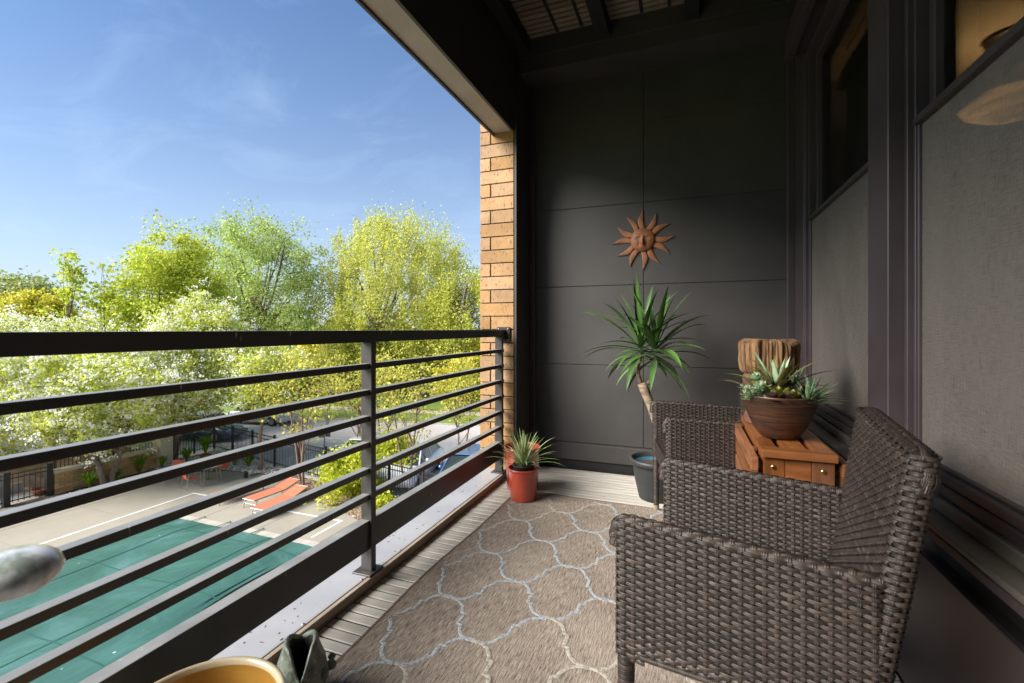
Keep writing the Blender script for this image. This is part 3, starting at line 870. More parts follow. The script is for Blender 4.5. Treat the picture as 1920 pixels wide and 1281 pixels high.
# small budding trees along the fence
for i, (px, py, H, rx, lab, sd) in enumerate((
    (569,910,5.9,1.5,'thin budding tree rising from the bark mulch behind the orange loungers', 6),
    (664,872,5.6,1.5,'thin budding tree growing out of the yellow green shrub', 7),
    (763,922,6.0,1.5,'thin budding tree with a bare trunk in front of the white parked car', 8),
    (867,880,5.4,1.2,'slender yellow budding tree just left of the brick pillar', 9),
    (612,800,6.2,1.6,'pale trunked budding tree standing at the far side of the parking lot', 10),
    (720,845,5.6,1.5,'twiggy budding tree in the parking lot just right of the middle railing post', 19))):
    tree('budding_tree', lab, 'tree', inv(px,py), H, (0,0,2.0,H,rx,rx), .07, SPARSE, 60, 30, .07, .26, bark=M['bark_twig'] if i != 4 else M['bark_pale'],
         group='small budding trees around the fence', hollow=.15, seed=sd, limb=16, stems=2, spread=.2)
# park trees
tree('maple_tree', 'fresh yellow green maple rising behind the pear blossom, full crown', 'tree', at(312,29), 12.5, (0,0,4.0,12.6,3.2,3.1), .17, MAPLE, 150, 220, .095, .42, group='maples behind the pear trees', hollow=.1, seed=11, shape=1.3, limb=14)
tree('maple_tree', 'yellow green maple partly behind the full crowned maple, at its right', 'tree', at(362,33), 12.5, (0,0,4,13.0,2.3,2.3), .16, MAPLE, 90, 190, .1, .42, group='maples behind the pear trees', hollow=.1, seed=12, shape=1.3, limb=12)
tree('maple_tree', 'slim maple with a bare pointed tip, leftmost of the maples against the sky', 'tree', at(130,26), 11, (0,0,5.0,11.6,.95,.95), .08, MAPLE, 34, 30, .12, .24, group='maples behind the pear trees', hollow=.05, seed=13, shape=1.8, limb=10)
tree('maple_tree', 'narrow sparse maple between the slim pointed maple and the full crowned one', 'tree', at(196,27), 11, (0,0,4.5,11.2,1.2,1.2), .07, MAPLE, 32, 28, .12, .28, group='maples behind the pear trees', hollow=.05, seed=14, shape=1.6, limb=10)
tree('shade_tree', 'large mid green tree with an open crown left of the willow', 'tree', at(486,43), 16.5, (0,0,4.0,16.6,6.1,5.6), .42, OAK, 280, 165, .108, .66, group=None, hollow=.3, seed=15, limb=26, bark=M['bark'])
tree('willow_tree', 'huge rounded yellow green willow, tallest tree in the park', 'tree', at(742,46), 17.5, (0,0,1.5,17.7,8.3,7.4), .42, WILLOW, 640, 165, .10, .5, hollow=.4, seed=23, limb=60, stems=5, spread=2.2, bark=M['bark_pale'], sig=(.7,.7,1.5), fork=.3, droop=.5, uneven=.1)
tree('willow_tree', 'willow with several thick pale leaning trunks next to the brick pillar', 'tree', at(826,43), 14.5, (2.2,.5,3.0,12.6,4.6,4.4), .36, WILLOW, 190, 150, .10, .5, hollow=.5, seed=17, limb=26, stems=3, spread=2.6, bark=M['bark_pale'], sig=(.7,.7,1.5), fork=.75, droop=.5, uneven=.4)
tree('round_tree', 'rounded golden yellow tree at the far left beyond the blossom', 'tree', at(45,62), 11, (0,0,2,10.9,5.8,5.5), .4, YELLOW, 170, 170, .24, .7, hollow=.4, seed=18, sig=(.7,.7,1.3))
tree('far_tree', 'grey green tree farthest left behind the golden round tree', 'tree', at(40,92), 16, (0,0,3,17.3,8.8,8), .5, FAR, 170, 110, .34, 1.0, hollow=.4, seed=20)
# park shrubs and understorey
sh = [(545,46,3.2,2.6,WILLOW,'tall loose shrub under the large green tree'),
      (600,52,5.6,3.6,YELLOW,'golden shrub left of the middle railing post, in the park'),
      (650,50,5.2,3.4,WILLOW,'yellow green thicket directly left of the middle railing post'),
      (705,55,5.6,3.8,WILLOW,'thicket under the left side of the huge willow'),
      (770,56,5.0,3.6,YELLOW,'golden thicket beneath the middle of the huge willow'),
      (868,37.5,4.6,1.9,YELLOW,'bright golden bush right of the black lamp post'),
      (905,41,5.6,2.2,YELLOW,'golden bush partly hidden by the brick pillar'),
      (950,50,7.6,4.4,WILLOW,'tall thicket behind the brick pillar'),
      (575,60,7.2,4.4,OAK,'dark green thicket behind the golden shrub'),
      (445,55,5.4,4.2,WILLOW,'thicket left of the trunk of the large green tree'),
      (820,60,5.6,4.0,YELLOW,'golden thicket far behind the willow trunks'),
      (360,60,6.4,5.0,MAPLE,'green thicket far behind the maples'),
      (230,58,5.4,5.0,WILLOW,'thicket behind the narrow sparse maple'),
      (130,60,5.2,4.6,YELLOW,'golden thicket right of the golden round tree'),
      (498,40,2.6,1.6,BUSH,'low bright bush near the silver parked car'),
      (520,68,8.0,5.0,OAK,'tall dark thicket far behind the large green tree')]
for i, (px, z, h, r, m, lab) in enumerate(sh):
    tree('park_bush', lab, 'bush', at(px,z,.1 if z>45 else 0), h, (0,0,.2,h,r,r*.9), .08, m, 60, 170, .0024*z+.03, .10*r+.16, group='bushes in the park', hollow=.3, seed=30+i, stems=3, spread=.6, limb=5)
# one far wood that reads as a mass
n = 72000
th_ = rng.uniform(R(96), R(205), n)          # direction seen from the balcony
rr_ = rng.uniform(88, 118, n)
hh_ = 6.2+1.6*np.sin(th_*31)+1.1*np.sin(th_*67+1)+.7*np.sin(th_*140)
zz_ = G+.5+rng.uniform(0,1,n)**.75*hh_+ (rr_-88)*.05
C = np.stack([rr_*np.cos(th_), rr_*np.sin(th_), zz_],1)
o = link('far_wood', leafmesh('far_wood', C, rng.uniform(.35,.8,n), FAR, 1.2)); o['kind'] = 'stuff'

# yellow green shrub by the fence
def shrub(name, lab, base, h, r, m, n=5200, leaf=.07, seed=1, group=None):
    return tree(name, lab, 'shrub', base, h, (0,0,.05,h,r,r*.85), .03, m, 46, n//46, leaf, .2*r, hollow=.35, seed=seed, stems=4, spread=.3, limb=10, group=group)
shrub('shrub', 'large bright yellow green shrub beside the pool deck, left of the middle railing post', inv(655,938), 2.0, 1.15, BUSH, 9000, .07, 51)
shrub('shrub', 'low sparse green shrub in the mulch right of the middle railing post', inv(715,960), .7, .5, BUSH, 1500, .06, 52)
shrub('shrub', 'leafy green shrub against the fence, right of the middle railing post', inv(742,900), 2.1, 1.0, BUSH, 5000, .075, 53)
# clumps of daylily blades
def blade_clump(base, h, lab, n=60):
    V = []
    mb = MB()
    for k in range(n):
        a = random.uniform(0,2*PI); r = random.uniform(.1,.55)*h; w = .018
        dx, dy = math.cos(a), math.sin(a); hh = h*random.uniform(.6,1)
        p = [(0,0,0),(dx*r*.4,dy*r*.4,hh*.6),(dx*r,dy*r,hh),(dx*r*1.5,dy*r*1.5,hh*.85)]
        ww = [w,w*1.2,w*.8,0.002]
        for i in range(3):
            a0, b0 = p[i], p[i+1]
            mb.quad((a0[0]-dy*ww[i],a0[1]+dx*ww[i],a0[2]),(a0[0]+dy*ww[i],a0[1]-dx*ww[i],a0[2]),(b0[0]+dy*ww[i+1],b0[1]-dx*ww[i+1],b0[2]),(b0[0]-dy*ww[i+1],b0[1]+dx*ww[i+1],b0[2]))
    o = mb.build('green_clump', CLUMP, fix=False, loc=base)
    tag(o, lab, 'plant', 'green leafy clumps in the pool beds')
for px, py, h, lab in ((167,918,.75,'green clump of blades at the left foot of the garden brick wall'),
                       (219,903,.5,'small green clump just right of the forked pear trunk'),
                       (262,888,.85,'green clump in the middle of the garden brick wall'),
                       (303,878,.55,'green clump at the foot of the stone column'),
                       (350,868,.75,'green clump in front of the left fence run'),
                       (385,863,.9,'green clump growing out of the small terracotta pot by the fence'),
                       (440,876,.6,'green clump behind the red chair at the right of the patio table'),
                       (466,878,.85,'bright green clump on the pebbles left of the thin pear tree')):
    b = inv(px,py); blade_clump((b[0],b[1],G+(.03 if px != 385 else .3)), h, lab)
b = inv(385,866)
o = MB().lathe([(.16,0),(.24,.30),(.27,.30),(.27,.34),(.22,.34),(.2,.26)],20).build('terracotta_pot', M['terracotta'], loc=(b[0],b[1],G+.02), smooth=False)
tag(o, 'small terracotta pot by the fence with a green clump growing in it', 'plant pot')

# ================================================================ POOL SIDE STRUCTURES
def brick_run(parent, a, b, z0, courses, L, H_, D, mat, gap=.008):
    """rows of bricks from a to b (local to parent origin)"""
    ax, ay = a; bx, by = b
    T = math.hypot(bx-ax, by-ay); ux, uy = (bx-ax)/T, (by-ay)/T; ang = math.atan2(uy, ux)
    full = MB().box(-L/2+gap/2, L/2-gap/2, -D/2, D/2, gap/2, H_-gap/2).mesh('brick', mat)
    half = MB().box(-L/4+gap/2, L/4-gap/2, -D/2, D/2, gap/2, H_-gap/2).mesh('brick', mat)
    for c in range(courses):
        s = 0
        n = 0
        while s < T-1e-3:
            l = L/2 if (c % 2 and n == 0) or T-s < L*.8 else L
            m = full if l == L else half
            cx = ax+ux*(s+l/2); cy = ay+uy*(s+l/2)
            link('brick', m, parent, (cx, cy, z0+c*H_), (0,0,ang)); s += l; n += 1
gw = thing('garden_wall', 'low golden brick garden wall with a pale stone cap beyond the pool', 'wall', (-23.3,10.75,G))
brick_run(gw, (0,0), (0,3.75), .02, 8, .30, .102, .26, M['wall_brick'])
MB().box(-.12,.12,.01,3.74,0,.83).build('core', M['mortar'], gw)
for k in range(3):
    MB().box(-.19,.19,-.03+k*1.27,-.03+(k+1)*1.27-.012,.84,.96).build('cap_stone', M['capstone'], gw, bevel=.01, seg=1)
# planter fence standing on the terrace behind
def pickets(mb, a, b, h0, h1, step=.11, w=.016):
    L = math.hypot(b[0]-a[0], b[1]-a[1]); n = int(L/step); dz = (b[2]-a[2]) if len(a) > 2 else 0
    for k in range(n):
        f = (k+.5)/n; x = a[0]+(b[0]-a[0])*f; y = a[1]+(b[1]-a[1])*f
        mb.box(x-w/2,x+w/2,y-w/2,y+w/2,h0,h1)
def metal_fence(name, lab, a, b, z0, h, posts, step=.11, postw=.07, group=None, base=None, open_first=False):
    t = thing(name, lab, 'fence', (a[0],a[1],z0), group=group)
    L = math.hypot(b[0]-a[0], b[1]-a[1]); ux, uy = (b[0]-a[0])/L, (b[1]-a[1])/L; ang = math.atan2(uy,ux)
    pm = MB().box(-postw/2,postw/2,-postw/2,postw/2,0,h+.06).box(-postw/2-.01,postw/2+.01,-postw/2-.01,postw/2+.01,h+.06,h+.08).mesh('post', M['fence'])
    for k in range(posts):
        s = L*k/(posts-1); link('post', pm, t, (ux*s,uy*s,0), (0,0,ang))
    for hz in (h*.12, h*.84, h*.97):
        mb = MB(); mb.bar((0,0,hz),(ux*L,uy*L,hz),.03,.035); mb.build('rail', M['fence'], t)
    mb = MB(); n = int(L/step)
    for k in range(n):
        s = (k+.5)*L/n; x = ux*s; y = uy*s; mb.box(x-.009,x+.009,y-.009,y+.009,.06,h)
    o = mb.build('picket', M['fence'], t); o['kind'] = 'stuff'
    if base:
        MB().bar((0,0,base),(ux*L,uy*L,base),.22,abs(base)*2-.02).build('footing', M['kerb'], t)
    return t
metal_fence('metal_fence', 'black metal fence panel standing behind the cap of the garden brick wall', (-23.75,11.0), (-23.75,15.1), G+.55, .85, 3, .13, .06)
metal_fence('metal_fence', 'short run of black metal fence between the stone column and the fence corner', (-23.75,15.6), (FA[0],FA[1]), G+.1, 1.36, 3, .14)
metal_fence('metal_fence', 'long black metal picket fence between the planting bed and the parking lot', FA, FB, G+.1, 1.38, 8, .125, .08, base=-.03)
metal_fence('metal_fence', 'black metal picket fence continuing right of the shrub, in front of the blue car', FB, FC, G+.1, 1.38, 6, .125, .08, base=-.03)
gt = metal_fence('metal_gate', 'black metal gate with wide posts left of the garden brick wall', (-23.3,6.96), (-23.3,10.62), G+.03, 1.15, 4, .155, .19)
gt['category'] = 'gate'
metal_fence('metal_fence', 'black metal fence continuing left of the gate, out of the photo', (-23.3,6.7), (-23.3,-3.3), G+.03, 1.15, 7, .155, .1)
sc_ = thing('stone_column', 'tall square pale stone column at the end of the garden brick wall', 'column', (-23.45,14.95,G))
MB().box(-.28,.28,-.28,.28,0,1.75).build('shaft', M['stone_column'], sc_, bevel=.01, seg=1)
MB().box(-.34,.34,-.34,.34,1.75,1.9).build('cap', M['capstone'], sc_, bevel=.02, seg=1)
M['planter_soil'] = MAT('reddish planting soil', (.26,.155,.10), .9, (.16,.10,.065), 3)
# terrace behind wall
sheet('terrace', [(-32,-8),(-23.5,-8),(-23.5,15.2),(-32,16.0)], G-.018, M['road'])
sheet('terrace_planter', [(-27.5,10.9),(-23.8,10.9),(-23.8,15.1),(-27.5,15.3)], G+.5, M['planter_soil'], th=.5)
MB().box(-.1,.1,-2.6,2.6,0,.35)
o = MB().box(-25.2,-25.0,6.0,10.6,G-.01,G+.35).build('low_kerb', M['path']); o['kind'] = 'structure'
b = inv(74,929)
wb = MB().lathe([(.12,0),(.20,.06),(.27,.17),(.29,.23),(.32,.24),(.32,.28),(.28,.28),(.25,.2),(.14,.12)],28).build('terracotta_bowl', M['terracotta'], loc=(b[0]+.1,b[1],G+.01))
tag(wb, 'wide terracotta bowl on the paving beside the metal gate', 'bowl')
for px, py, r, m, nm, lab in ((551/1.25+30,889,.14,'path','garden_ball','pale round stone ball lying on the river pebbles'),):
    b = inv(471,892)
    o = MB().ball((0,0,.12),.13,16,10).build('stone_ball', M['path'], loc=(b[0],b[1],G+.02), smooth=True); tag(o, lab, 'garden ornament')
    b = inv(461,897)
    o = MB().lathe([(.05,0),(.09,.02),(.09,.16),(.05,.2),(.12,.22),(.02,.30)],16).build('garden_light', M['fence'], loc=(b[0],b[1],G+.02)); tag(o, 'small black garden light on the river pebbles beside the pale stone ball', 'lamp')

# patio chairs
def patio_chair(loc, rz, lab):
    t = thing('patio_chair', lab, 'chair', loc, rz, 'orange sling chairs around the patio table')
    a = MB()
    for s in (-1,1):
        a.tube([(.27,s*.27,0),(.25,s*.27,.62),(-.16,s*.27,.66),(-.27,s*.27,.0)],.014,6)
        a.tube([(.26,s*.24,.42),(-.2,s*.24,.38),(-.34,s*.22,.86)],.014,6)
    a.tube([(-.34,-.22,.86),(-.34,.22,.86)],.014,6); a.tube([(.26,-.24,.42),(.26,.24,.42)],.014,6)
    a.build('frame', M['alu'], t)
    MB().box(-.19,.25,-.225,.225,.385,.405).build('seat', M['sling_red'], t, bevel=.006, seg=1)
    q = MB(); q.bar((-.19,0,.42),(-.335,0,.85),.43,.018,up=(1,0,0)); q.build('backrest', M['sling_red'], t)
    return t
tb = inv(386,905)
tt = thing('patio_table', 'round grey patio table with three orange chairs near the brick garden wall', 'table', (tb[0],tb[1],G))
MB().lathe([(.001,.70),(.55,.70),(.57,.715),(.55,.73),(.001,.73)],32).build('tabletop', M['glasstop'], tt)
for k in range(4):
    a = PI/4+k*PI/2
    MB().tube([(.42*math.cos(a),.42*math.sin(a),0),(.36*math.cos(a),.36*math.sin(a),.70)],.02,8).build('leg', M['alu'], tt)
for px, py, rz, lab in ((328,905,R(-60),'orange patio chair at the left of the round table, facing away from the wall'),
                        (358,915,R(75),'orange patio chair nearest the pool, its back to the balcony'),
                        (413,895,R(195),'orange patio chair at the right of the round table, seen from its side')):
    b = inv(px,py); patio_chair((b[0],b[1],G), rz, lab)

# sun loungers
def lounger():
    t = thing('sun_lounger', '', 'sun lounger', (0,0,0), 0, 'orange sun loungers on the pool deck')
    a = MB()
    for s in (-1,1):
        a.tube([(-.98,s*.31,.34),(.35,s*.31,.34)],.018,6)
        a.tube([(.30,s*.30,.35),(1.0,s*.30,.52)],.016,6)
    for x in (-.98,.35): a.tube([(x,-.31,.34),(x,.31,.34)],.016,6)
    a.tube([(1.0,-.30,.52),(1.0,.30,.52)],.016,6)
    a.build('frame', M['alu'], t)
    for x, dx in ((-.86,-.1),(.62,.08)):
        for s in (-1,1):
            MB().tube([(x,s*.31,.34),(x+dx,s*.32,0)],.018,6).build('leg', M['alu'], t)
    MB().tube([(-.9,-.31,.16),(-.9,.31,.16)],.012,6).build('crossbar', M['alu'], t)
    MB().box(-.96,.30,-.285,.285,.345,.36).build('seat', M['sling'], t)
    q = MB(); q.bar((.31,0,.36),(.99,0,.525),.56,.012,up=(0,0,1)); q.build('backrest', M['sling'], t)
    return t
lg = lounger()
spots = []
for (pa, pb, lab) in (((447,962),(566,917),'middle orange lounger of the three by the mulch bed, fully in view'),
                      ((404,945),(500,918),'far orange lounger of the three by the mulch bed, mostly hidden by a rail'),
                      ((466,981),(578,931),'near orange lounger of the three by the mulch bed, partly under a rail')):
    A = inv(*pa, .0); B = inv(*pb, .0)
    spots.append(((A[0]+B[0])/2, (A[1]+B[1])/2, math.atan2(B[1]-A[1],B[0]-A[0]), lab))
for i, (px, py, lab) in enumerate(((648,1048,'orange lounger nearest the far end, glimpsed under the bottom rail left of the middle post'),
                              (600,1085,'orange lounger second from the middle post, glimpsed under the bottom rail'),
                              (545,1128,'orange lounger glimpsed under the bottom rail between the post and the fish planter'),
                              (478,1178,'orange lounger glimpsed under the bottom rail above the ochre bowl'))):
    A = inv(px,py,.3); spots.append((A[0],A[1],R(3), lab))
for i, (x, y, a, lab) in enumerate(spots):
    o = lg if i == 0 else copy_tree(lg)
    o.location = (x, y, G); o.rotation_euler = (0,0,a); o['label'] = lab

# lamp post, sign
b = inv(838,766)
lp = thing('lamp_post', 'slim black park lamp post left of the golden bush', 'lamp post', (b[0],b[1],G))
MB().lathe([(.22,0),(.22,.08),(.12,.1)],16).build('base', M['kerb'], lp)
MB().tube([(0,0,.1),(0,0,3.6)],[.07,.05],10).build('pole', M['fence'], lp)
MB().lathe([(.05,3.6),(.2,3.7),(.24,3.95),(.3,4.0),(.02,4.2)],16).build('lantern', M['fence'], lp)
b = at(608,22.5)
sg = thing('parking_sign', 'back of a grey green double sign board on a post in the parking lot', 'sign', b, R(15))
MB().tube([(0,0,0),(0,0,1.75)],.035,8).build('post', M['bark_pale'], sg)
mgs = MAT('grey green sign back', (.15,.16,.11), .6, scale=4)
MB().box(-.30,-.02,.03,.06,1.25,1.75).build('board', mgs, sg)
MB().box(.03,.28,.03,.06,1.3,1.78).build('board', M['bark'], sg)

# ---------------------------------------------------------------- cars
def car(loc, rz, paint, lab, L=4.5, W=1.8, H=1.45):
    t = thing('parked_car', lab, 'car', loc, rz, 'cars parked beyond the fence')
    h = L/2
    # body: rings along x (front = +x), each ring from sill to roof/hood line
    xs =   [-h, -h+.10, -h+.45, -h+.95, -.55, .1, .75, 1.25, h-.35, h-.08, h]
    belt = [.62, .82, .93, .95, .93, .91, .90, .88, .78, .66, .52]
    low =  [.38,.28,.24,.22,.22,.22,.22,.22,.24,.28,.36]
    half = [.70,.84,.89,.90,.90,.90,.90,.90,.86,.78,.62]
    mb = MB()
    for i, x in enumerate(xs):
        w = half[i]*W/1.8
        ring = [(x,-w*.92,low[i]),(x,-w,(low[i]+belt[i])/2),(x,-w*.95,belt[i]-.05),(x,-w*.86,belt[i]),(x,0,belt[i]+.03),(x,w*.86,belt[i]),(x,w*.95,belt[i]-.05),(x,w,(low[i]+belt[i])/2),(x,w*.92,low[i])]
        mb.v += ring
    n = 9
    for i in range(len(xs)-1):
        for k in range(n):
            a = i*n+k; b2 = i*n+(k+1) % n
            mb.f.append((a,b2,b2+n,a+n)); mb.mi.append(0)
    mb.f.append(tuple(range(n))); mb.f.append(tuple((len(xs)-1)*n+k for k in reversed(range(n)))); mb.mi += [0,0]
    mb.build('body', paint, t, smooth=True)
    # cabin glass and roof
    gx = [-h+.55, -1.15, -.2, .55, 1.25]; gz = [.93, H-.06, H, H-.08, .9]; gw = [.76,.62,.60,.60,.76]
    g = MB()
    for x, z, w in zip(gx, gz, gw):
        w *= W/1.8
        zb = .9
        wb_ = .80*W/1.8
        g.v += [(x,-wb_,zb),(x,-w,z),(x,w,z),(x,wb_,zb)]
    for i in range(4):
        for k in range(4):
            a = i*4+k; b2 = i*4+(k+1) % 4; g.f.append((a,b2,b2+4,a+4)); g.mi.append(0)
    g.build('window_glass', M['carglass'], t)
    r = MB(); rw = .61*W/1.8
    r.box(-1.18,.55,-rw,rw,H-.045,H+.012)
    for s in (-1,1):
        for (xa,za,xb,zb) in ((gx[0],.93,-1.12,H-.04),(.55,H-.06,1.27,.90),(-.32,H,-.28,.92)):
            r.bar((xa,s*.77*W/1.8 if za<1 else s*rw,za),(xb,s*rw if zb>1 else s*.79*W/1.8,zb),.06,.05)
    r.build('roof', paint, t, bevel=.02, seg=1)
    wm_ = MB(); 
    for x in (-1.35,1.38):
        for s in (-1,1):
            w = MB(); w.tube([(x,s*(W/2-.2),.33),(x,s*(W/2+.0),.33)],.33,20)
            wo_ = w.build('wheel', M['tyre'], t)
            q = MB(); q.tube([(x,s*(W/2-.02),.33),(x,s*(W/2+.012),.33)],.21,14); q.build('rim', M['rim'], wo_)
    for s in (-1,1):
        MB().ball((h-.16,s*.62*W/1.8,.66),.13,10,6,1,1.3,.6).build('headlight', M['headlight'], t, smooth=True)
        MB().ball((.72,s*(W/2+.06),1.0),.09,8,6,.8,1,.8).build('mirror', paint, t, smooth=True)
    return t
def paint(name, c): return MAT(name, c, .22, c2=c, coat=1, scale=2, spec=.5)
pw = paint('white car paint', (.72,.73,.75)); pb = paint('blue car paint', (.08,.16,.36)); ps = paint('silver car paint', (.42,.44,.47)); pk = paint('dark blue car paint', (.03,.05,.11))
car((-11.4,17.7,G-.03), R(-78), pw, 'white car beside the blue car, seen just behind the fence', H=1.42)
car((-8.5,17.4,G-.03), R(-80), pb, 'bright blue car parked nose to the fence, nearest to the brick pillar', H=1.5)
car((-14.3,18.3,G-.03), R(-78), pw, 'white car behind the long fence, roof just left of the middle railing post', H=1.4)
car((-26.9,19.6,G-.03), R(10), pk, 'dark blue car on the left, seen through the short fence run behind the leaning tree', H=1.5)
car((-27.6,24.2,G-.03), R(8), ps, 'silver car at the far kerb behind the thin pear tree', H=1.5)
# ================================================================ THE BALCONY
Y0, Y1 = -2.0, 3.62           # near and far end of the balcony
XW = .62
def struct(o): o['kind'] = 'structure'; return o
# floor
fl = thing('balcony_floor', None, None, (0,0,0), kind='structure')
MB().box(-1.262,.75,Y0,Y1,-.30,-.0045).build('subfloor', M['black_void'], fl)  # black filler raised between the boards, standing in for shade in deep gaps
bd = []
for k in range(4):
    mb = MB()
    mb.box(-.945,.935,0,.0448,-.024,0)
    bd.append(mb.mesh('deck_board', M['deck'], bevel=.0022, seg=1))
k = 0; y = Y0
while y+.0465 < Y1:
    link('deck_board', bd[k % 4], fl, (-.315+random.uniform(-.002,.002), y, random.uniform(-.0007,.0007)), (0,0,random.uniform(-.0004,.0004)))
    y += .0528; k += 1
# kerb along the open edge
ck = thing('balcony_kerb', None, None, (-1.36,0,0), kind='structure')
for (ya, yb) in ((Y0,-.4),(-.398,2.18),(2.182,3.275)):
    MB().box(-1.455,-1.2832,ya,yb,-.30,.042).build('kerb_cap', M['curb_metal'], ck, bevel=.004, world=True)
for (ya, yb) in ((Y0,.45),(.452,1.78),(1.784,3.275)):
    MB().box(-1.2825,-1.2640,ya,yb,-.004,.039).build('edge_strip', M['edge_wood'], ck, bevel=.003, world=True)
scr = MB().lathe([(.001,.0),(.005,.0),(.006,.0015),(.004,.003),(.001,.0034)],10).mesh('screw', M['alu'])
for y in (.2,.75,1.3,1.62,1.9,2.45,2.9): link('screw', scr, ck, (-1.292+1.36,y,.042))
rs = random.Random(3); mb = MB()
for k in range(46):
    x = rs.uniform(-1.44,-1.295); y = rs.uniform(.3,3.2) if k % 3 else rs.choice((1.15,1.25,2.0,.8))+rs.uniform(-.05,.05); a = rs.uniform(0,PI); L = rs.uniform(.003,.014)
    mb.bar((x,y,.0432),(x+L*math.cos(a),y+L*math.sin(a),.0436),rs.uniform(.001,.004),.0012)
mb.build('debris', M['soil'], ck, world=True)['kind'] = 'stuff'
# slab edge and facade below
struct(MB().box(-1.44,.75,Y0,4.3,-.62,-.302).build('slab_edge', M['beam_soffit']))
struct(MB().box(-1.20,-.95,-9,12,G-.1,-.622).build('facade_below', M['brick']))

# back wall, clad in panels
bw = thing('back_wall', None, None, (-.3,Y1,0), kind='structure')
MB().box(-1.20,.80,Y1+.006,Y1+.2,-.3,3.6).build('sheathing', M['dark_panel'], bw, world=True)
zs = [.206,.82,1.434,2.05,2.66,3.3]
xs = [-1.215,-.314,.70]
for i in range(2):
    for j in range(5):
        MB().box(xs[i]+.0016,xs[i+1]-.0016,Y1,Y1+.0055,zs[j]+.0022,zs[j+1]-.0022).build('panel', M['dark_panel'], bw, bevel=.0022, seg=1, world=True)
MB().box(-1.215,.70,Y1-.012,Y1+.0055,.07,.198).build('baseboard', M['dark_panel'], bw, bevel=.003, seg=1, world=True)
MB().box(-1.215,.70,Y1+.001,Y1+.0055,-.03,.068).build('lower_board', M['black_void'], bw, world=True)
# return between wall and brick pillar
rt = thing('wall_return', None, None, (-1.21,3.45,0), kind='structure')
MB().box(-1.226,-1.205,3.285,Y1+.02,-.05,3.3).build('cladding', M['dark_panel'], rt, bevel=.002, seg=1, world=True)
MB().box(-1.204,-1.16,Y1-.035,Y1-.002,.0,3.3).build('corner_trim', M['dark_trim'], rt, bevel=.003, seg=1, world=True)
# brick pillar
bp = thing('brick_pillar', 'tan speckled brick pillar holding the end of the black railing', 'brick pillar', (-1.36,3.28,0))
MB().box(-1.49,-1.236,3.29,4.25,G,3.6).build('core', M['mortar'], bp, world=True)
CH = .1010
cache = {}
def brick(w, d):
    key = (round(w,3), round(d,3))
    if key not in cache:
        cache[key] = MB().box(0,w,0,d,0,CH-.0075).mesh('brick', M['brick'], bevel=.002, seg=1)
    return cache[key]
zb = -.42; c = 0
while zb < 3.4:
    z = zb+.004
    if c % 2 == 0:
        segs = [(-1.502,-1.227)]
    else:
        segs = [(-1.502,-1.419),(-1.410,-1.227)]
    for (a, b_) in segs:
        link('brick', brick(b_-a, .092), bp, (a+1.36, 0, z))
    for (ya, yb) in (((3.381,3.67),(3.679,3.97)) if c % 2 == 0 else ((3.381,3.53),(3.539,3.83),(3.839,4.13))):
        link('brick', brick(.09, yb-ya), bp, (-1.502+1.36, ya-3.28, z))
    zb += CH; c += 1
lowb = MB()
for k in range(48):
    z = zb-40*0 - 0
zz0 = -.42-CH
mb = MB()
for k in range(48):
    z = zz0-k*CH+.004
    if z < G: break
    if k % 2: mb.box(-1.502,-1.227,3.28,3.372,z,z+CH-.009)
    else: mb.box(-1.502,-1.419,3.28,3.372,z,z+CH-.009).box(-1.410,-1.227,3.28,3.372,z,z+CH-.009)
    mb.box(-1.502,-1.41,3.381,3.83,z,z+CH-.009).box(-1.502,-1.41,3.839,4.2,z,z+CH-.009)
o = mb.build('lower_brick', M['brick'], bp, world=True); o['kind'] = 'stuff'

# railing
XR = -1.31
rl = thing('balcony_railing', 'black metal balcony railing with horizontal bars along the open side', 'railing', (XR,1.5,.042))
YR0, YR1 = Y0, 3.255
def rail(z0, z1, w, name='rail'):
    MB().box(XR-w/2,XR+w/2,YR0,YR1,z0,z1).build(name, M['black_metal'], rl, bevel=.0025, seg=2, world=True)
rail(1.043,1.094,.05,'handrail')
for k in range(6):
    zt = .9505-k*.1134
    rail(zt-.025, zt, .036)
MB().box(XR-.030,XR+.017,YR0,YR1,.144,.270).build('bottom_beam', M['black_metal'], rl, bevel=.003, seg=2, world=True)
for y in (-1.32,.18,1.69,3.20):
    MB().box(XR-.028,XR+.028,y-.016,y+.016,.050,1.0425).build('post', M['post_metal'], rl, bevel=.002, seg=1, world=True)
    MB().box(XR-.050,XR+.044,y-.048,y+.048,.0425,.0495).build('base_plate', M['post_metal'], rl, bevel=.0015, seg=1, world=True)
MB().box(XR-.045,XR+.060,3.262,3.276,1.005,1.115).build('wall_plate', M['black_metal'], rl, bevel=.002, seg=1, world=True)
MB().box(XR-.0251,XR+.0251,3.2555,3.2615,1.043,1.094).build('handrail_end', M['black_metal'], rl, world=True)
for (dx, dz) in ((-.03,1.018),(.045,1.018),(-.03,1.102),(.045,1.102)):
    MB().tube([(XR+dx,3.255,dz),(XR+dx,3.263,dz)],.006,8).build('bolt', M['alu'], rl, world=True)

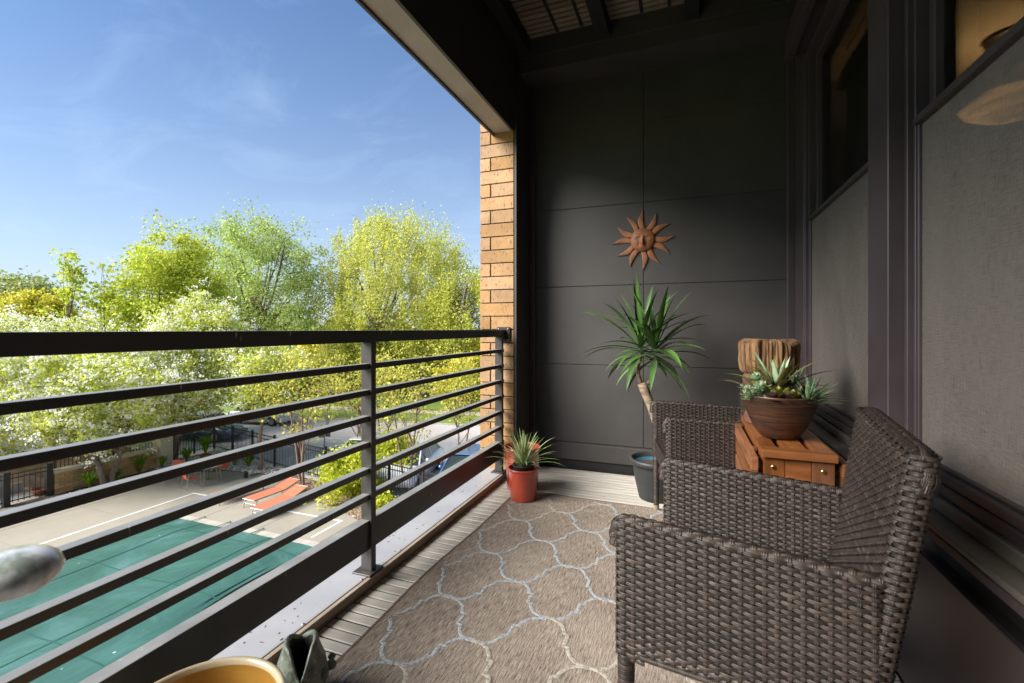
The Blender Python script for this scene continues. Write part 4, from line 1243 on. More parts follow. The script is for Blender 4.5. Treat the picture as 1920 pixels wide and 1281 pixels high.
# edge beam and structure above
eb = thing('edge_beam', None, None, (-1.31,0,2.59), kind='structure')
MB().box(-1.385,-1.243,Y0,3.278,2.590,2.604).build('soffit', M['beam_soffit'], eb, world=True)
MB().box(-1.400,-1.3852,Y0,3.278,2.574,3.5).build('outer_face', M['post_metal'], eb, world=True)
MB().box(-1.2428,-1.225,Y0,3.62,2.586,3.36).build('inner_face', M['dark_panel'], eb, world=True)
MB().box(-1.384,-1.244,Y0,3.278,2.605,3.36).build('beam_core', M['black_void'], eb, world=True)
MB().box(-1.48,-1.395,3.282,3.62,3.4,3.5)
ce = thing('ceiling', None, None, (0,0,3.2), kind='structure')
M['slat'] = MAT('underside of deck slats', (.22,.17,.13), .8, (.15,.115,.085), 8, (1,6,6), objrand=.25)
sl = MB().box(-.93,.93,0,.036,0,.022).mesh('slat', M['slat'])
y = Y0+.03
while y < 3.34:
    link('slat', sl, ce, (-.28,y,.09+random.uniform(-.001,.001))); y += .0528
MB().box(-1.225,.80,Y0,4.25,3.345,3.62).build('slab_above', M['black_void'], ce, world=True)
for x in (-1.16,-.565,.02,.55):
    MB().box(x-.045,x+.045,Y0,3.355,3.17,3.288).build('joist', M['black_void'], ce, world=True)
MB().box(-1.22,.78,3.36,3.617,3.05,3.344).build('ledger', M['dark_panel'], ce, world=True)
MB().box(-1.21,.62,3.345,3.358,3.16,3.30).build('ledger_face', M['dark_panel'], ce, world=True)
mb = MB()
for x in (-.9,-.72,-.3,-.12): mb.box(x-.012,x+.012,Y0,3.34,3.288,3.291)
mb.build('batten', M['black_void'], ce, world=True)
# near end wall of the balcony, behind the camera
struct(MB().box(-1.455,.8,Y0-.2,Y0-.002,-.6,3.6).build('near_end_wall', M['dark_panel']))

# ---------------------------------------------------------------- window wall
ww = thing('window_wall', None, None, (.7,1.2,0), kind='structure')
def wbx(name, x0,x1,y0,y1,z0,z1, m='dark_trim', bev=.003): return MB().box(x0,x1,y0,y1,z0,z1).build(name, M[m], ww, bevel=bev, seg=1, world=True)
# lower cladding
zl = .455
for (ya, yb) in ((Y0,-.6),(-.597,.62),(.623,1.83),(1.833,3.05),(3.053,3.615)):
    wbx('lower_panel', .622,.64,ya,yb,.01,zl,'dark_trim',.002)
for (ya, yb) in ((Y0,.2),(.203,1.42),(1.423,2.63),(2.633,3.615)):
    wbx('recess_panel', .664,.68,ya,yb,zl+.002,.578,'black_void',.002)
MB().box(.68,.82,Y0,3.62,-.3,.70).build('wall_core', M['black_void'], ww, world=True)
MB().box(.6405,.68,Y0,3.62,.0,zl-.001).build('cladding_core', M['black_void'], ww, world=True)
M['ledge'] = MAT('satin dark metal ledge', (.145,.132,.11), .34, (.095,.087,.073), 4, (3,1,3), bump=.1, bscale=40, rvar=.2, spec=.7, spots=((.28,.26,.20), 30, .70, (1,1,1)))
wbx('ledge', .585,.678,Y0,3.615,.582,.598,'ledge',.003)
wbx('ledge_nose', .583,.592,Y0,3.615,.560,.5815,'dark_trim',.002)
wbx('sill_step', .640,.678,Y0,3.615,.5985,.636,'ledge',.004)
wbx('sill_base', .655,.74,Y0,3.615,.6365,.668,'dark_trim',.004)
# corner post and trims
wbx('corner_post', .66,.80,3.30,3.54,.669,3.16)
wbx('corner_trim', .620,.80,3.565,3.616,.669,3.16)
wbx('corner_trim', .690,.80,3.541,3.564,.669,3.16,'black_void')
wbx('mullion', .620,.80,1.893,2.078,.669,3.17)
wbx('mullion', .620,.80,.02,.20,.669,3.17)
wbx('head', .60,.80,Y0,3.29,2.775,2.93)
wbx('head_box', .555,.599,2.08,3.29,2.74,2.90)
wbx('upper_panel', .66,.80,Y0,3.29,2.931,3.34,'dark_panel')
wbx('near_jamb', .66,.80,Y0,-1.2,.669,2.774,'dark_panel')
def window(name, lab, ya, yb, cat='window'):
    t = thing(name, lab, cat, (.72,(ya+yb)/2,.669))
    def b(nm, x0,x1,y0,y1,z0,z1, m='dark_trim', bev=.002): return MB().box(x0,x1,y0,y1,z0,z1).build(nm, M[m], t, bevel=bev, seg=1, world=True)
    # outer frame
    for (y0,y1) in ((ya,ya+.022),(yb-.022,yb)): b('stile', .664,.76,y0,y1,.669,2.774)
    for (y0,y1) in ((ya+.023,ya+.037),(yb-.037,yb-.023)): b('stile', .680,.76,y0,y1,.69,2.76)
    b('sill', .664,.76,ya+.0225,yb-.0225,.669,.695)
    b('head', .664,.76,ya+.0225,yb-.0225,2.745,2.774)
    rb = b('sash_rail', .672,.76,ya+.0375,yb-.0375,1.7515,1.773)
    # deeper frame of the upper sash
    for (y0,y1) in ((ya+.038,ya+.075),(yb-.075,yb-.038)): b('sash_stile', .715,.76,y0,y1,1.7735,2.744)
    b('sash_top', .715,.76,ya+.0755,yb-.0755,2.71,2.744)
    MB().box(.738,.742,ya+.075,yb-.075,1.7735,2.712).build('pane', M['glass'], t, world=True)
    MB().box(.750,.754,ya+.038,yb-.038,.70,1.752).build('pane', M['glass'], t, world=True)
    for (y0,y1) in ((ya+.0375,ya+.049),(yb-.049,yb-.0375)): b('screen_frame', .684,.700,y0,y1,.6955,1.7515)
    b('screen_frame', .684,.700,ya+.0495,yb-.0495,.6955,.706)
    # slightly slack insect screen
    mb = MB(); nx, nz = 40, 36; W_ = yb-ya-.098; Hh = 1.046
    for j in range(nz+1):
        for i in range(nx+1):
            u = i/nx; v = j/nz; e = min(u,1-u,v,1-v)*8; e = min(1,e)
            d = .009*math.sin(6*u+2.5*v)*math.sin(3.2*v+1)+.006*math.exp(-((u-.25-.45*v)*18)**2)+.003*math.sin(17*u+3*v)*(1-v)+.004*math.exp(-((v-.93-.05*u)*14)**2)
            mb.v.append((.694-d*e, ya+.049+u*W_, .704+v*Hh))
    for j in range(nz):
        for i in range(nx):
            a = j*(nx+1)+i; mb.f.append((a,a+1,a+nx+2,a+nx+1)); mb.mi.append(0)
    mb.build('insect_screen', M['screen'], t, smooth=True, world=True, fix=False)
    return t
window('sash_window', 'far dark framed window between the corner and the wide mullion, curtain behind its upper pane', 2.0785, 3.2995)
window('sash_window', 'near dark framed window at the right edge, a glowing lamp behind it', .2005, 1.8925)
wbx('near_infill', .70,.80,-1.199,.019,.669,2.774,'dark_panel')

# room behind the windows
rm = thing('room', None, None, (2.5,1.5,0), kind='structure')
def rb(nm, *a, m='room_wall'): return MB().box(*a).build(nm, M[m], rm, world=True)
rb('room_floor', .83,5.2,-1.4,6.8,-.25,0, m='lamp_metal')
rb('room_ceiling', .83,5.2,-1.4,6.8,2.78,3.0, m='room_ceiling')
rb('room_far_wall', 5.2,5.35,-1.4,6.8,0,3.1)
rb('room_end_wall', .83,5.2,6.8,6.95,0,3.1)
rb('room_near_wall', .83,5.2,-1.55,-1.4,0,3.1)
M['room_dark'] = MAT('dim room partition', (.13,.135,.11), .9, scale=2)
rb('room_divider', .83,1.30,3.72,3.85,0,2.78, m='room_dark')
rb('outer_wall', .81,.829,3.62,6.95,-.3,3.5)
MB().box(1.302,1.36,3.70,3.87,0,2.4).build('door_jamb', M['lamp_metal'], rm, world=True)
# curtain
ct = MB(); pts = []
for i in range(60):
    y = 2.60+i*.0125; pts.append((.90+.018*math.sin(i*1.05), y))
for (a, b_) in zip(pts[:-1], pts[1:]):
    ct.quad((a[0],a[1],.3),(b_[0],b_[1],.3),(b_[0],b_[1],2.56),(a[0],a[1],2.56))
cu = thing('window_curtain', 'pale gathered curtain hanging behind the far window', 'curtain', (.9,2.95,.3))
ct.build('cloth', M['curtain'], cu, world=True, smooth=True, fix=False)
MB().box(.86,.95,2.55,3.38,2.56,2.66).build('pelmet', M['lamp_metal'], cu, world=True)
# pendant lamp
pl = thing('pendant_lamp', 'lit glass bowl lamp with a dark ceiling plate, seen through the near window', 'lamp', (1.72,3.50,2.40))
MB().lathe([(.001,.378),(.115,.372),(.12,.36),(.09,.345),(.001,.34)],28).build('ceiling_plate', M['lamp_metal'], pl)
MB().tube([(0,0,.345),(0,0,-.06)],.009,8).build('stem', M['lamp_metal'], pl)
MB().lathe([(.02,-.10),(.12,-.085),(.20,-.04),(.235,.02),(.228,.02),(.19,-.03),(.11,-.07),(.02,-.085)],36).build('glass_bowl', M['lamp_glow'], pl, smooth=True)
ld = bpy.data.lights.new('bulb', 'POINT'); ld.energy = 22; ld.color = (1,.68,.36); ld.shadow_soft_size = .03
bulb = bpy.data.objects.new('bulb', ld); col.objects.link(bulb); bulb.parent = pl; bulb.location = (0,0,.0)

# ================================================================ THINGS ON THE BALCONY
# rug
rg = thing('area_rug', 'brown woven outdoor rug with a pale blue trellis pattern on the deck', 'rug', (-.35,1.8,0))
RX0,RX1,RY0,RY1 = -1.078,.52,.55,2.965
mb = MB()
def rug_outline():
    P = []
    n = 120
    for i in range(n+1):
        y = RY0+(RY1-RY0-.14)*i/n
        P.append((RX0+.012*math.sin(y*2.1+1)+.006*math.sin(y*6)+random.uniform(-.001,.001), y))
    for k in range(1,8):
        a = PI-k*PI/16; P.append((RX0+.10+.10*math.cos(a)+.02*k/8, RY1-.14+.12*math.sin(a)))
    for i in range(60):
        x = RX0+.16+(RX1-RX0-.16)*i/59; P.append((x, RY1-.012*math.sin(x*2+.6)-.02*(i/59)))
    P.append((RX1,RY0))
    return P
ol = rug_outline()
n = len(ol); i0 = len(mb.v)
for (x,y) in ol: mb.v.append((x,y,.0105))
mb.f.append(tuple(range(n))[::-1]); mb.mi.append(0)
for (x,y) in ol: mb.v.append((x,y,.0008))
for k in range(n):
    mb.f.append((k,(k+1)%n,n+(k+1)%n,n+k)); mb.mi.append(0)
mb.build('woven_field', M['rug'], rg, world=True)
# bound edge
def ridge(pts, w, z, h, mat, name):
    q = MB()
    L = len(pts)
    for k in range(L):
        a = Vector(pts[max(k-1,0)]); b_ = Vector(pts[min(k+1,L-1)]); d = (b_-a).normalized(); nn = Vector((-d.y, d.x))
        p = Vector(pts[k])
        for (s, hh) in ((-1,0),(-.55,h),(.55,h),(1,0)):
            q.v.append((p.x+nn.x*w/2*s, p.y+nn.y*w/2*s, z+hh))
    for k in range(L-1):
        for j in range(3):
            a = k*4+j; q.f.append((a,a+1,a+5,a+4)); q.mi.append(0)
    return q
M['foot_cap'] = MAT('worn plastic foot', (.30,.23,.165), .6, scale=20)
M['rug_edge'] = MAT('rug bound edge', (.24,.16,.115), .9, (.10,.065,.05), 130, bump=.8, bscale=300)
ridge(ol[:-1], .014, .0098, .0022, None, '').build('bound_edge', M['rug_edge'], rg, world=True, fix=False)
# trellis
half = [(0,0),(.10,.005),(.20,.03),(.29,.085),(.36,.17),(.405,.26),(.415,.33),(.50,.345)]
full = half+[(1-x,1-y) for x,y in reversed(half)]
bands = [MB(), MB()]
NX, NY = .200, .203
for i in range(-3,7):
    for j in range(-8,8):
        if (i+j) % 2: continue
        ax, ay = -.70+i*NX, 1.89+j*NY
        for (sx, sy) in ((1,1),(1,-1)):
            pts = []
            for (u,v) in full:
                x = ax+u*NX*sx; y = ay+v*NY*sy
                y += .008*math.sin(x*9+j)  # loosely woven, never quite regular
                pts.append((x,y))
            # densify
            pp = []
            for a, b_ in zip(pts[:-1], pts[1:]):
                for f in (0,.5): pp.append((a[0]+(b_[0]-a[0])*f, a[1]+(b_[1]-a[1])*f))
            pp.append(pts[-1])
            pp = [p for p in pp if RX0+.018 < p[0] < RX1-.01 and RY0 < p[1] < RY1-.03 and not (p[0] < RX0+.10 and p[1] > RY1-.12)]
            if len(pp) > 2:
                q = ridge([(p[0]+random.uniform(-.0012,.0012), p[1]+random.uniform(-.0012,.0012)) for p in pp], .0158, .0103+.00037*((i+3*j+(sy>0)*2) % 5), .0014, None, '')
                t = bands[0 if (i*7+j*3+(sy>0)) % 5 < 3 else 1]
                o_ = len(t.v); t.v += q.v; t.f += [tuple(o_+a for a in f) for f in q.f]; t.mi += q.mi
bands[0].build('trellis_band', M['rug_band'], rg, world=True, fix=False)['kind'] = 'stuff'
bands[1].build('trellis_band', M['rug_band2'], rg, world=True, fix=False)['kind'] = 'stuff'

# ---------------------------------------------------------------- wicker chairs
def weave(mb, P, S, V, pitch, rowh, amp=.0034, closed=True, sw=.0085, ok=None, rb_=.0024):
    """P(s,v)->(pos,normal,up,along). Rows run along s, stakes along v; real over-under strands"""
    if mb.t is None: mb.t = []
    ns = max(4, int(round(S/pitch/2))*2) if closed else max(2, int(round(S/pitch)))
    pitch = S/ns; nv = max(2, int(round(V/rowh))); rowh = V/nv
    sub = 4
    base_id = len(mb.v)
    for j in range(nv):
        v = (j+.5)*rowh
        n = ns*sub + (0 if closed else 1)
        i0 = len(mb.v); keep = []
        for k in range(n):
            s = k*pitch/sub
            p, nn, up, al = P(s, v)
            off = amp*math.cos(PI*(s/pitch)+PI*j)
            hw = rowh*.47
            c = p+nn*off
            mb.v += [tuple(c-up*hw-nn*.0012), tuple(c+nn*rb_*.5), tuple(c+up*hw-nn*.0012)]
            mb.t += [j+.03, j+.5, j+.97]
            keep.append(ok is None or ok(p))
        m = n if closed else n-1
        for k in range(m):
            k2 = (k+1) % n
            if keep[k] and keep[k2]:
                a = i0+k*3; b_ = i0+k2*3
                mb.f += [(a,b_,b_+1,a+1),(a+1,b_+1,b_+2,a+2)]; mb.mi += [0,0]
    for k in range(ns+(0 if closed else 1)):
        s = k*pitch
        i0 = len(mb.v); keep = []
        for j in range(nv*2+1):
            v = min(V, j*rowh/2)
            p, nn, up, al = P(s, v)
            r = (j-1)/2   # row index centre
            off = -amp*math.cos(PI*k+PI*r) if j % 2 else 0
            c = p+nn*off
            mb.v += [tuple(c-al*sw*.5-nn*.0008), tuple(c+nn*.001), tuple(c+al*sw*.5-nn*.0008)]
            mb.t += [k+900.03, k+900.5, k+900.97]
            keep.append(ok is None or ok(p))
        for j in range(nv*2):
            if keep[j] and keep[j+1]:
                a = i0+j*3; b_ = a+3
                mb.f += [(a,a+1,b_+1,b_),(a+1,a+2,b_+2,b_+1)]; mb.mi += [0,0]

def roundloop(c0, c1, t, z0, z1):
    """closed loop of thickness t around the line c0->c1 (functions of height fraction)"""
    def P(s, v, H=None):
        H = P.H; f = v/H
        a = c0(f); b = c1(f)
        A = (b-a); A.z = 0; L = A.length; A.normalize(); T = Vector((A.y,-A.x,0))
        st = L-t; per = 2*st+PI*t
        s = s*per/P.S
        zf = lambda q: z0+( (z1(q) if callable(z1) else z1)-z0)*f
        a0 = a+A*(t/2)
        if s < st: x = s; pos = a0+A*x+T*(t/2); nn = T; al = A; q = (x+t/2)/L
        elif s < st+PI*t/2:
            th = (s-st)/(t/2); pos = a0+A*st+(T*math.cos(th)+A*math.sin(th))*(t/2); nn = T*math.cos(th)+A*math.sin(th); al = A*math.cos(th)-T*math.sin(th); q = 1
        elif s < 2*st+PI*t/2:
            x = st-(s-st-PI*t/2); pos = a0+A*x-T*(t/2); nn = -T; al = -A; q = (x+t/2)/L
        else:
            th = (s-2*st-PI*t/2)/(t/2); pos = a0-(T*math.cos(th)+A*math.sin(th))*(t/2); nn = -(T*math.cos(th)+A*math.sin(th)); al = -(A*math.cos(th)-T*math.sin(th)); q = 0
        pos = Vector(pos); pos.z = zf(q)
        return pos, nn, Vector((0,0,1)), al
    P.H = 1.0
    return P
def roll(mb, path, r, pitch=.0205):
    """a woven roll of radius r along a polyline"""
    seg = [0]
    for a, b in zip(path[:-1], path[1:]): seg.append(seg[-1]+(b-a).length)
    Lt = seg[-1]
    dirs = [(b-a).normalized() for a, b in zip(path[:-1], path[1:])]
    ref = dirs[0].cross(dirs[len(dirs)//2]) if abs(dirs[0].dot(dirs[len(dirs)//2])) < .99 else Vector((0,1,0))
    ref.normalize()
    def P(s, v):
        k = 0
        while k < len(seg)-2 and seg[k+1] < s: k += 1
        f = (s-seg[k])/max(1e-6, seg[k+1]-seg[k])
        pos = path[k].lerp(path[k+1], min(1,f)); d0 = dirs[k]; d1 = dirs[min(k+1,len(dirs)-1)]
        d = d0.lerp(d1, max(0,min(1,f))*.5) if f > .5 else d0
        d = d.normalized(); side = ref-d*ref.dot(d); side.normalize(); up = side.cross(d).normalized()
        a = v/r
        nn = side*math.cos(a)+up*math.sin(a)
        return pos+nn*r, nn, (up*math.cos(a)-side*math.sin(a)), d
    weave(mb, P, Lt, 2*PI*r, pitch, .0108, amp=.0017, closed=False, sw=.0125, rb_=.003)
def armtop(q): return .650-.022*q
def make_chair(label, loc, rz):
    t = thing('wicker_armchair', label, 'armchair', loc, rz, 'brown wicker armchairs')
    WD = .585; th = .042
    # arms: x from 0 (front) to .53
    for y0 in (th/2, WD-th/2):
        mb = MB()
        P = roundloop(lambda f, y0=y0: Vector((0.0, y0, 0)), lambda f, y0=y0: Vector((.500, y0, 0)), th, .335, armtop)
        P.H = .315; P.S = 2*(.500-th)+PI*th
        # arch next to the front leg
        def ok(p): return p.z > .352+ (-.035 if p.x < .075 else 0)
        weave(mb, P, P.S, .315, .0222, .0089, ok=ok, amp=.0024)
        mb.build('side_panel', M['wicker'], t, smooth=True, fix=False)
        # braided top roll, turning down at the front corner
        r = th/2+.003; rc = .026
        path = [Vector((rc*1-.000-rc, y0, armtop(0)-rc-.03))]
        path = [Vector((-.001, y0, armtop(0)-.06))]
        for k in range(7):
            a_ = PI-k*PI/12; path.append(Vector((-.001+rc+rc*math.cos(a_), y0, armtop(0)-.006-rc+rc*math.sin(a_))))
        path.append(Vector((.49,y0,armtop(1)-.006)))
        mb = MB(); roll(mb, path, r*.60)
        mb.build('arm_roll', M['wicker'], t, smooth=True, fix=False)
        tb_ = MB(); tb_.tube([(.06,y0-th/2,.352),(.49,y0-th/2,.350)],.006,8).tube([(.06,y0+th/2,.352),(.49,y0+th/2,.350)],.006,8); tb_.t = [v[0]*90 for v in tb_.v]
        tb_.build('lower_rim', M['wicker'], t, smooth=True)['kind'] = 'stuff'
    # backrest: leaning, with a thick roll on its edges
    BT = .046; zb, zt = .36, .868
    def bc(f, y):
        x = .472+.080*f+ .010*math.sin(PI*(y/.6))
        return Vector((x, y, 0))
    mb = MB()
    P = roundloop(lambda f: bc(f,.004-.006*f), lambda f: bc(f,.581+.008*f), BT, zb, zt)
    P.H = (zt-zb); P.S = 2*(.577-BT)+PI*BT
    weave(mb, P, P.S, P.H, .0205, .0094, amp=.0030, rb_=.0034)
    mb.build('backrest', M['wicker'], t, smooth=True, fix=False)
    r = BT/2+.001; rc = .034; ya_, yb_ = -.002+BT/2-.004, .589-BT/2+.004
    path = [Vector((.546, ya_, zt-.062))]
    for k in range(9):
        a_ = PI-k*PI/16; path.append(Vector((.552, ya_+rc+rc*math.cos(a_), zt-rc-.012+rc*math.sin(a_))))
    for k in range(9):
        a_ = PI/2-k*PI/16; path.append(Vector((.552, yb_-rc+rc*math.cos(a_), zt-rc-.012+rc*math.sin(a_))))
    path += [Vector((.546, yb_, zt-.062))]
    mb = MB(); roll(mb, path, r*.84)
    mb.build('back_roll', M['wicker'], t, smooth=True, fix=False)
    # seat with rolled front and apron
    def seatP(s, v):
        pos = Vector((.02+v, th+s, .425-.012*math.sin(PI*min(1,v/.48)))); return pos, Vector((0,0,1)), Vector((1,0,0)), Vector((0,1,0))
    mb = MB(); weave(mb, seatP, WD-2*th, .45, .0222, .0089, closed=False)
    mb.build('seat', M['wicker'], t, smooth=True, fix=False)
    def apP(s, v):
        pos = Vector((.012, th+s, .335+v)); return pos, Vector((-1,0,0)), Vector((0,0,1)), Vector((0,-1,0))
    mb = MB(); weave(mb, apP, WD-2*th, .095, .0222, .0089, closed=False)
    mb.build('apron', M['wicker'], t, smooth=True, fix=False)
    # wrapped legs
    for (x, y) in ((.022,.022),(.022,WD-.022),(.480,.026),(.480,WD-.026)):
        mb = MB(); prof = []; ts = []
        z = .028; k = 0
        top = .45 if x < .1 else .40
        while z < top:
            r = .0165+.006*(z/.45)
            for (dz, dr, tt) in ((0,-.0018,.03),(.005,0,.5),(.010,-.0018,.97)):
                prof.append((r+dr, z+dz)); ts.append(k+tt)
            z += .0112; k += 1
        mb.lathe(prof, 12, (x,y,0)); mb.t = [tt for tt in ts for _ in range(12)]
        lgp = mb.build('leg', M['wicker'], t, smooth=True)
        MB().lathe([(.001,0),(.016,0),(.0175,.004),(.0165,.03),(.001,.03)],14,(x,y,0)).build('foot', M['foot_cap'], lgp)
    return t
def orient(p, q):
    return math.atan2(q[1]-p[1], q[0]-p[0])
# local x axis points to the backrest
make_chair('brown wicker armchair nearest the camera, with its arched back against the near window', (-.16,1.09,.0105), R(-8.5))
ch2 = make_chair('brown wicker armchair beyond the wooden table, next to the potted palm', (-.10,2.384,.0105), R(10.5))

# ---------------------------------------------------------------- folding hardwood table
TX0,TX1,TY0,TY1,TZ = .240,.465,1.825,2.525,.68
ft = thing('folding_table', 'narrow folding hardwood table with its slatted leaves down, between the two wicker chairs', 'table', ((TX0+TX1)/2,(TY0+TY1)/2,0))
def tbx(nm, x0,x1,y0,y1,z0,z1, m='teak', bev=.003, par=None): return MB().box(x0,x1,y0,y1,z0,z1).build(nm, M[m], ft, bevel=bev, seg=2, world=True)
M['teak_x'] = MAT('oiled hardwood end rail', (.26,.092,.026), .42, (.145,.047,.014), 9, (.5,3,3), bump=.2, bscale=60, bstretch=(.5,3,3), coat=.15)
tbx('end_rail', TX0,TX1,TY0,TY0+.062,TZ-.026,TZ, 'teak_x'); tbx('end_rail', TX0,TX1,TY1-.062,TY1,TZ-.026,TZ, 'teak_x')
for (a, b_) in ((TX0,TX0+.055),(TX0+.077,TX0+.148),(TX0+.170,TX1)):
    tbx('slat', a,b_,TY0+.063,TY1-.063,TZ-.0245,TZ-.001)
# legs and aprons
for (ya, yb) in ((TY0+.018,TY0+.044),(TY1-.044,TY1-.018)):
    tbx('leg', TX0+.006,TX0+.072,ya,yb,.0115,TZ-.027,'teak_z'); tbx('leg', TX1-.072,TX1-.006,ya,yb,.0115,TZ-.027,'teak_z')
    tbx('apron', TX0+.073,TX1-.073,ya+.002,yb-.002,TZ-.105,TZ-.027,'teak_x')
    tbx('apron', TX0+.073,TX1-.073,ya+.002,yb-.002,.12,.17,'teak_x')
for (x, z) in ((TX0+.038,TZ-.062),(TX1-.038,TZ-.062)):
    MB().lathe([(.0085,0),(.0085,.002),(.006,.0045),(.001,.005)],16).build('bolt', M['brass'], ft, loc=(x-(TX0+TX1)/2, TY0+.018-(TY0+TY1)/2, z)).rotation_euler = (R(90),0,0)
for x in (TX0+.004,TX1-.026): tbx('side_rail', x,x+.022,TY0+.045,TY1-.045,TZ-.09,TZ-.028)
# hanging leaves: frame with slats
for (x, nm) in ((TX0-.034,'leaf'),(TX1+.014,'leaf')):
    lf = tbx('leaf_rail', x,x+.024,TY0+.01,TY1-.01,TZ-.078,TZ-.030 if nm=='leaf' else 0)
    zt = TZ-.078
    tbx('leaf_stile', x,x+.024,TY0+.01,TY0+.066,TZ-.42,zt-.001,'teak_z'); tbx('leaf_stile', x,x+.024,TY1-.066,TY1-.01,TZ-.42,zt-.001,'teak_z')
    for k in range(4):
        z1 = zt-.014-k*.078; tbx('leaf_slat', x+.003,x+.021,TY0+.067,TY1-.067,z1-.062,z1)
    tbx('leaf_rail', x,x+.024,TY0+.067,TY1-.067,TZ-.42,TZ-.392)
for y in (TY0+.12,TY1-.12): MB().box(TX0-.012,TX0+.0,y,y+.05,TZ-.034,TZ-.027).build('hinge', M['brass'], ft, world=True)

# bronze bowl of succulents
bx, by = .330,2.065
sb = thing('succulent_bowl', 'brushed bronze planter bowl full of succulents on the wooden table', 'planter', (bx,by,TZ))
MB().lathe([(.001,.001),(.056,.001),(.066,.006),(.088,.036),(.109,.08),(.125,.125),(.136,.160),(.138,.167),(.134,.169),(.128,.155),(.12,.13),(.001,.13)],64).build('bowl', M['bronze_bowl'], sb, smooth=True)
MB().lathe([(.001,.139),(.124,.136)],24).build('soil', M['potting'], sb)
def ribbon(mb, base, dirv, L, w, droop=.3, curl=.0, n=8, fold=.25, tip=.02, twist=0):
    """a single leaf blade with a folded midrib"""
    base = Vector(base); d = Vector(dirv).normalized(); side = d.cross(Vector((0,0,1)))
    if side.length < .05: side = Vector((1,0,0))
    side.normalize(); p = base.copy(); i0 = len(mb.v)
    for k in range(n+1):
        f = k/n
        ww = w*(.45+.55*min(1,f/.35))*(1-max(0,(f-.35)/.65)**1.8)+w*tip
        nn = side.cross(d).normalized()
        s2 = (side*math.cos(twist*f)+nn*math.sin(twist*f))
        mb.v += [tuple(p-s2*ww*.5+nn*ww*fold), tuple(p), tuple(p+s2*ww*.5+nn*ww*fold)]
        p = p+d*(L/n)
        d = (d+Vector((0,0,-1))*droop*(1.2/n)*(.3+f*1.4)).normalized()
    for k in range(n):
        a = i0+k*3
        mb.f += [(a,a+1,a+4,a+3),(a+1,a+2,a+5,a+4)]; mb.mi += [0,0]
    return mb
def rosette(x, y, z, n, L, w, mat, name, elev=(10,70), droop=.1, seed=0, fold=.2, thick=False, az=None):
    rs = random.Random(seed)
    x *= .87; y *= .87; L *= 1.35; w *= 1.2
    mb = MB()
    for k in range(n):
        a = (k*2.399+rs.uniform(-.2,.2)) if az is None else rs.uniform(*az)
        e = R(elev[0]+(elev[1]-elev[0])*(k/n))
        d = (math.cos(a)*math.cos(e), math.sin(a)*math.cos(e), math.sin(e))
        l = L*rs.uniform(.75,1.15)*(1-.35*k/n)
        ribbon(mb, (x,y,z), d, l, w*rs.uniform(.85,1.1), droop, n=5 if L < .07 else 8, fold=fold)
    return mb.build(name, mat, sb, smooth=True, fix=False)
rs = random.Random(4)
# pale spiky stonecrop, at the left of the bowl
for k in range(26):
    fx = rs.uniform(-.150,-.06); fy = rs.uniform(-.11,.06); fz = .140+.045*rs.random()+ (.05 if fx > -.1 and rs.random()<.5 else 0)
    rosette(fx,fy,fz,16,.024,.0052,M['succ_pale'],'stonecrop_sprig',(-5,85),.0,seed=k)
for k,(fx,fy,fz) in enumerate(((-.075,-.05,.185),(-.095,-.01,.215),(-.06,-.02,.165))):
    rosette(fx,fy,fz,22,.040,.012,M['succ_pale'],'pale_rosette',(-5,80),.0,seed=50+k)
for k,(fx,fy,fz) in enumerate(((.005,.01,.185),(.045,.04,.195),(.055,-.06,.165),(.02,-.12,.150),(-.045,-.125,.152),(.08,-.02,.175),(-.01,.05,.19))):
    rosette(fx,fy,fz,17,.040,.025,M['succ_purple'],'purple_rosette',(0,80),-.15,seed=60+k,fold=.1)
for k,(fx,fy,fz) in enumerate(((-.02,-.085,.150),(.03,-.10,.150))):
    rosette(fx,fy,fz,15,.058,.026,M['succ_olive'],'olive_rosette',(20,80),-.1,seed=70+k,fold=.12)
for k,(fx,fy,fz,L) in enumerate(((.105,-.055,.150,.10),(.12,.01,.150,.10),(.055,.055,.160,.11),(.09,-.10,.145,.08))):
    rosette(fx,fy,fz,22,L,.010,M['succ_grey'],'spiky_rosette',(5,80),.02,seed=80+k,fold=.3)
rosette(-.01,.03,.165,15,.19,.017,M['bromel'],'bromeliad',(22,66),.62,seed=90,fold=.25)
rosette(-.005,.02,.17,11,.135,.017,M['succ_pale'],'tall_rosette',(50,88),.05,seed=91,fold=.25)
rosette(-.09,.03,.17,8,.14,.011,M['bromel'],'bromeliad',(15,45),.6,seed=92,fold=.25)

# old wood stump sculpture
stp = thing('wood_stump', 'old carved wooden stump with a thick cracked drum top, behind the bronze bowl', 'stump', (.337,2.37,TZ))
def crack(a, r, z):
    g = .004*math.sin(a*23+2*math.sin(z*9))+.003*math.sin(a*41+z*14)+.0045*math.sin(a*5+1)+.003*math.sin(a*61)
    for (ac, w, dpt) in ((-1.95,.035,.02),(-.6,.03,.012),(2.4,.04,.02),(-2.6,.03,.010),(-1.2,.02,.008)):
        g -= dpt*math.exp(-((a-ac if a < PI else a-2*PI-ac)/w)**2)
    z2 = z+(.006*math.sin(3*a+.5)+.003*math.sin(8*a) if z > .3 else 0)
    return r+(g if r > .05 else 0), z2
MB().lathe([(.082,.218),(.098,.222),(.110,.234),(.115,.268),(.117,.285),(.115,.31),(.118,.335),(.116,.355),(.110,.364),(.095,.368),(.05,.366),(.001,.366)],260,fn=crack).build('drum_top', M['stump'], stp, smooth=True)
def carve(a, r, z): return r+.002*math.sin(a*40)*math.sin(z*300), z
MB().lathe([(.094,.001),(.100,.02),(.092,.05),(.086,.10),(.092,.14),(.104,.180),(.107,.20),(.105,.206),(.096,.218),(.080,.222)],90,fn=carve).build('carved_neck', M['stump_red'], stp, smooth=True)

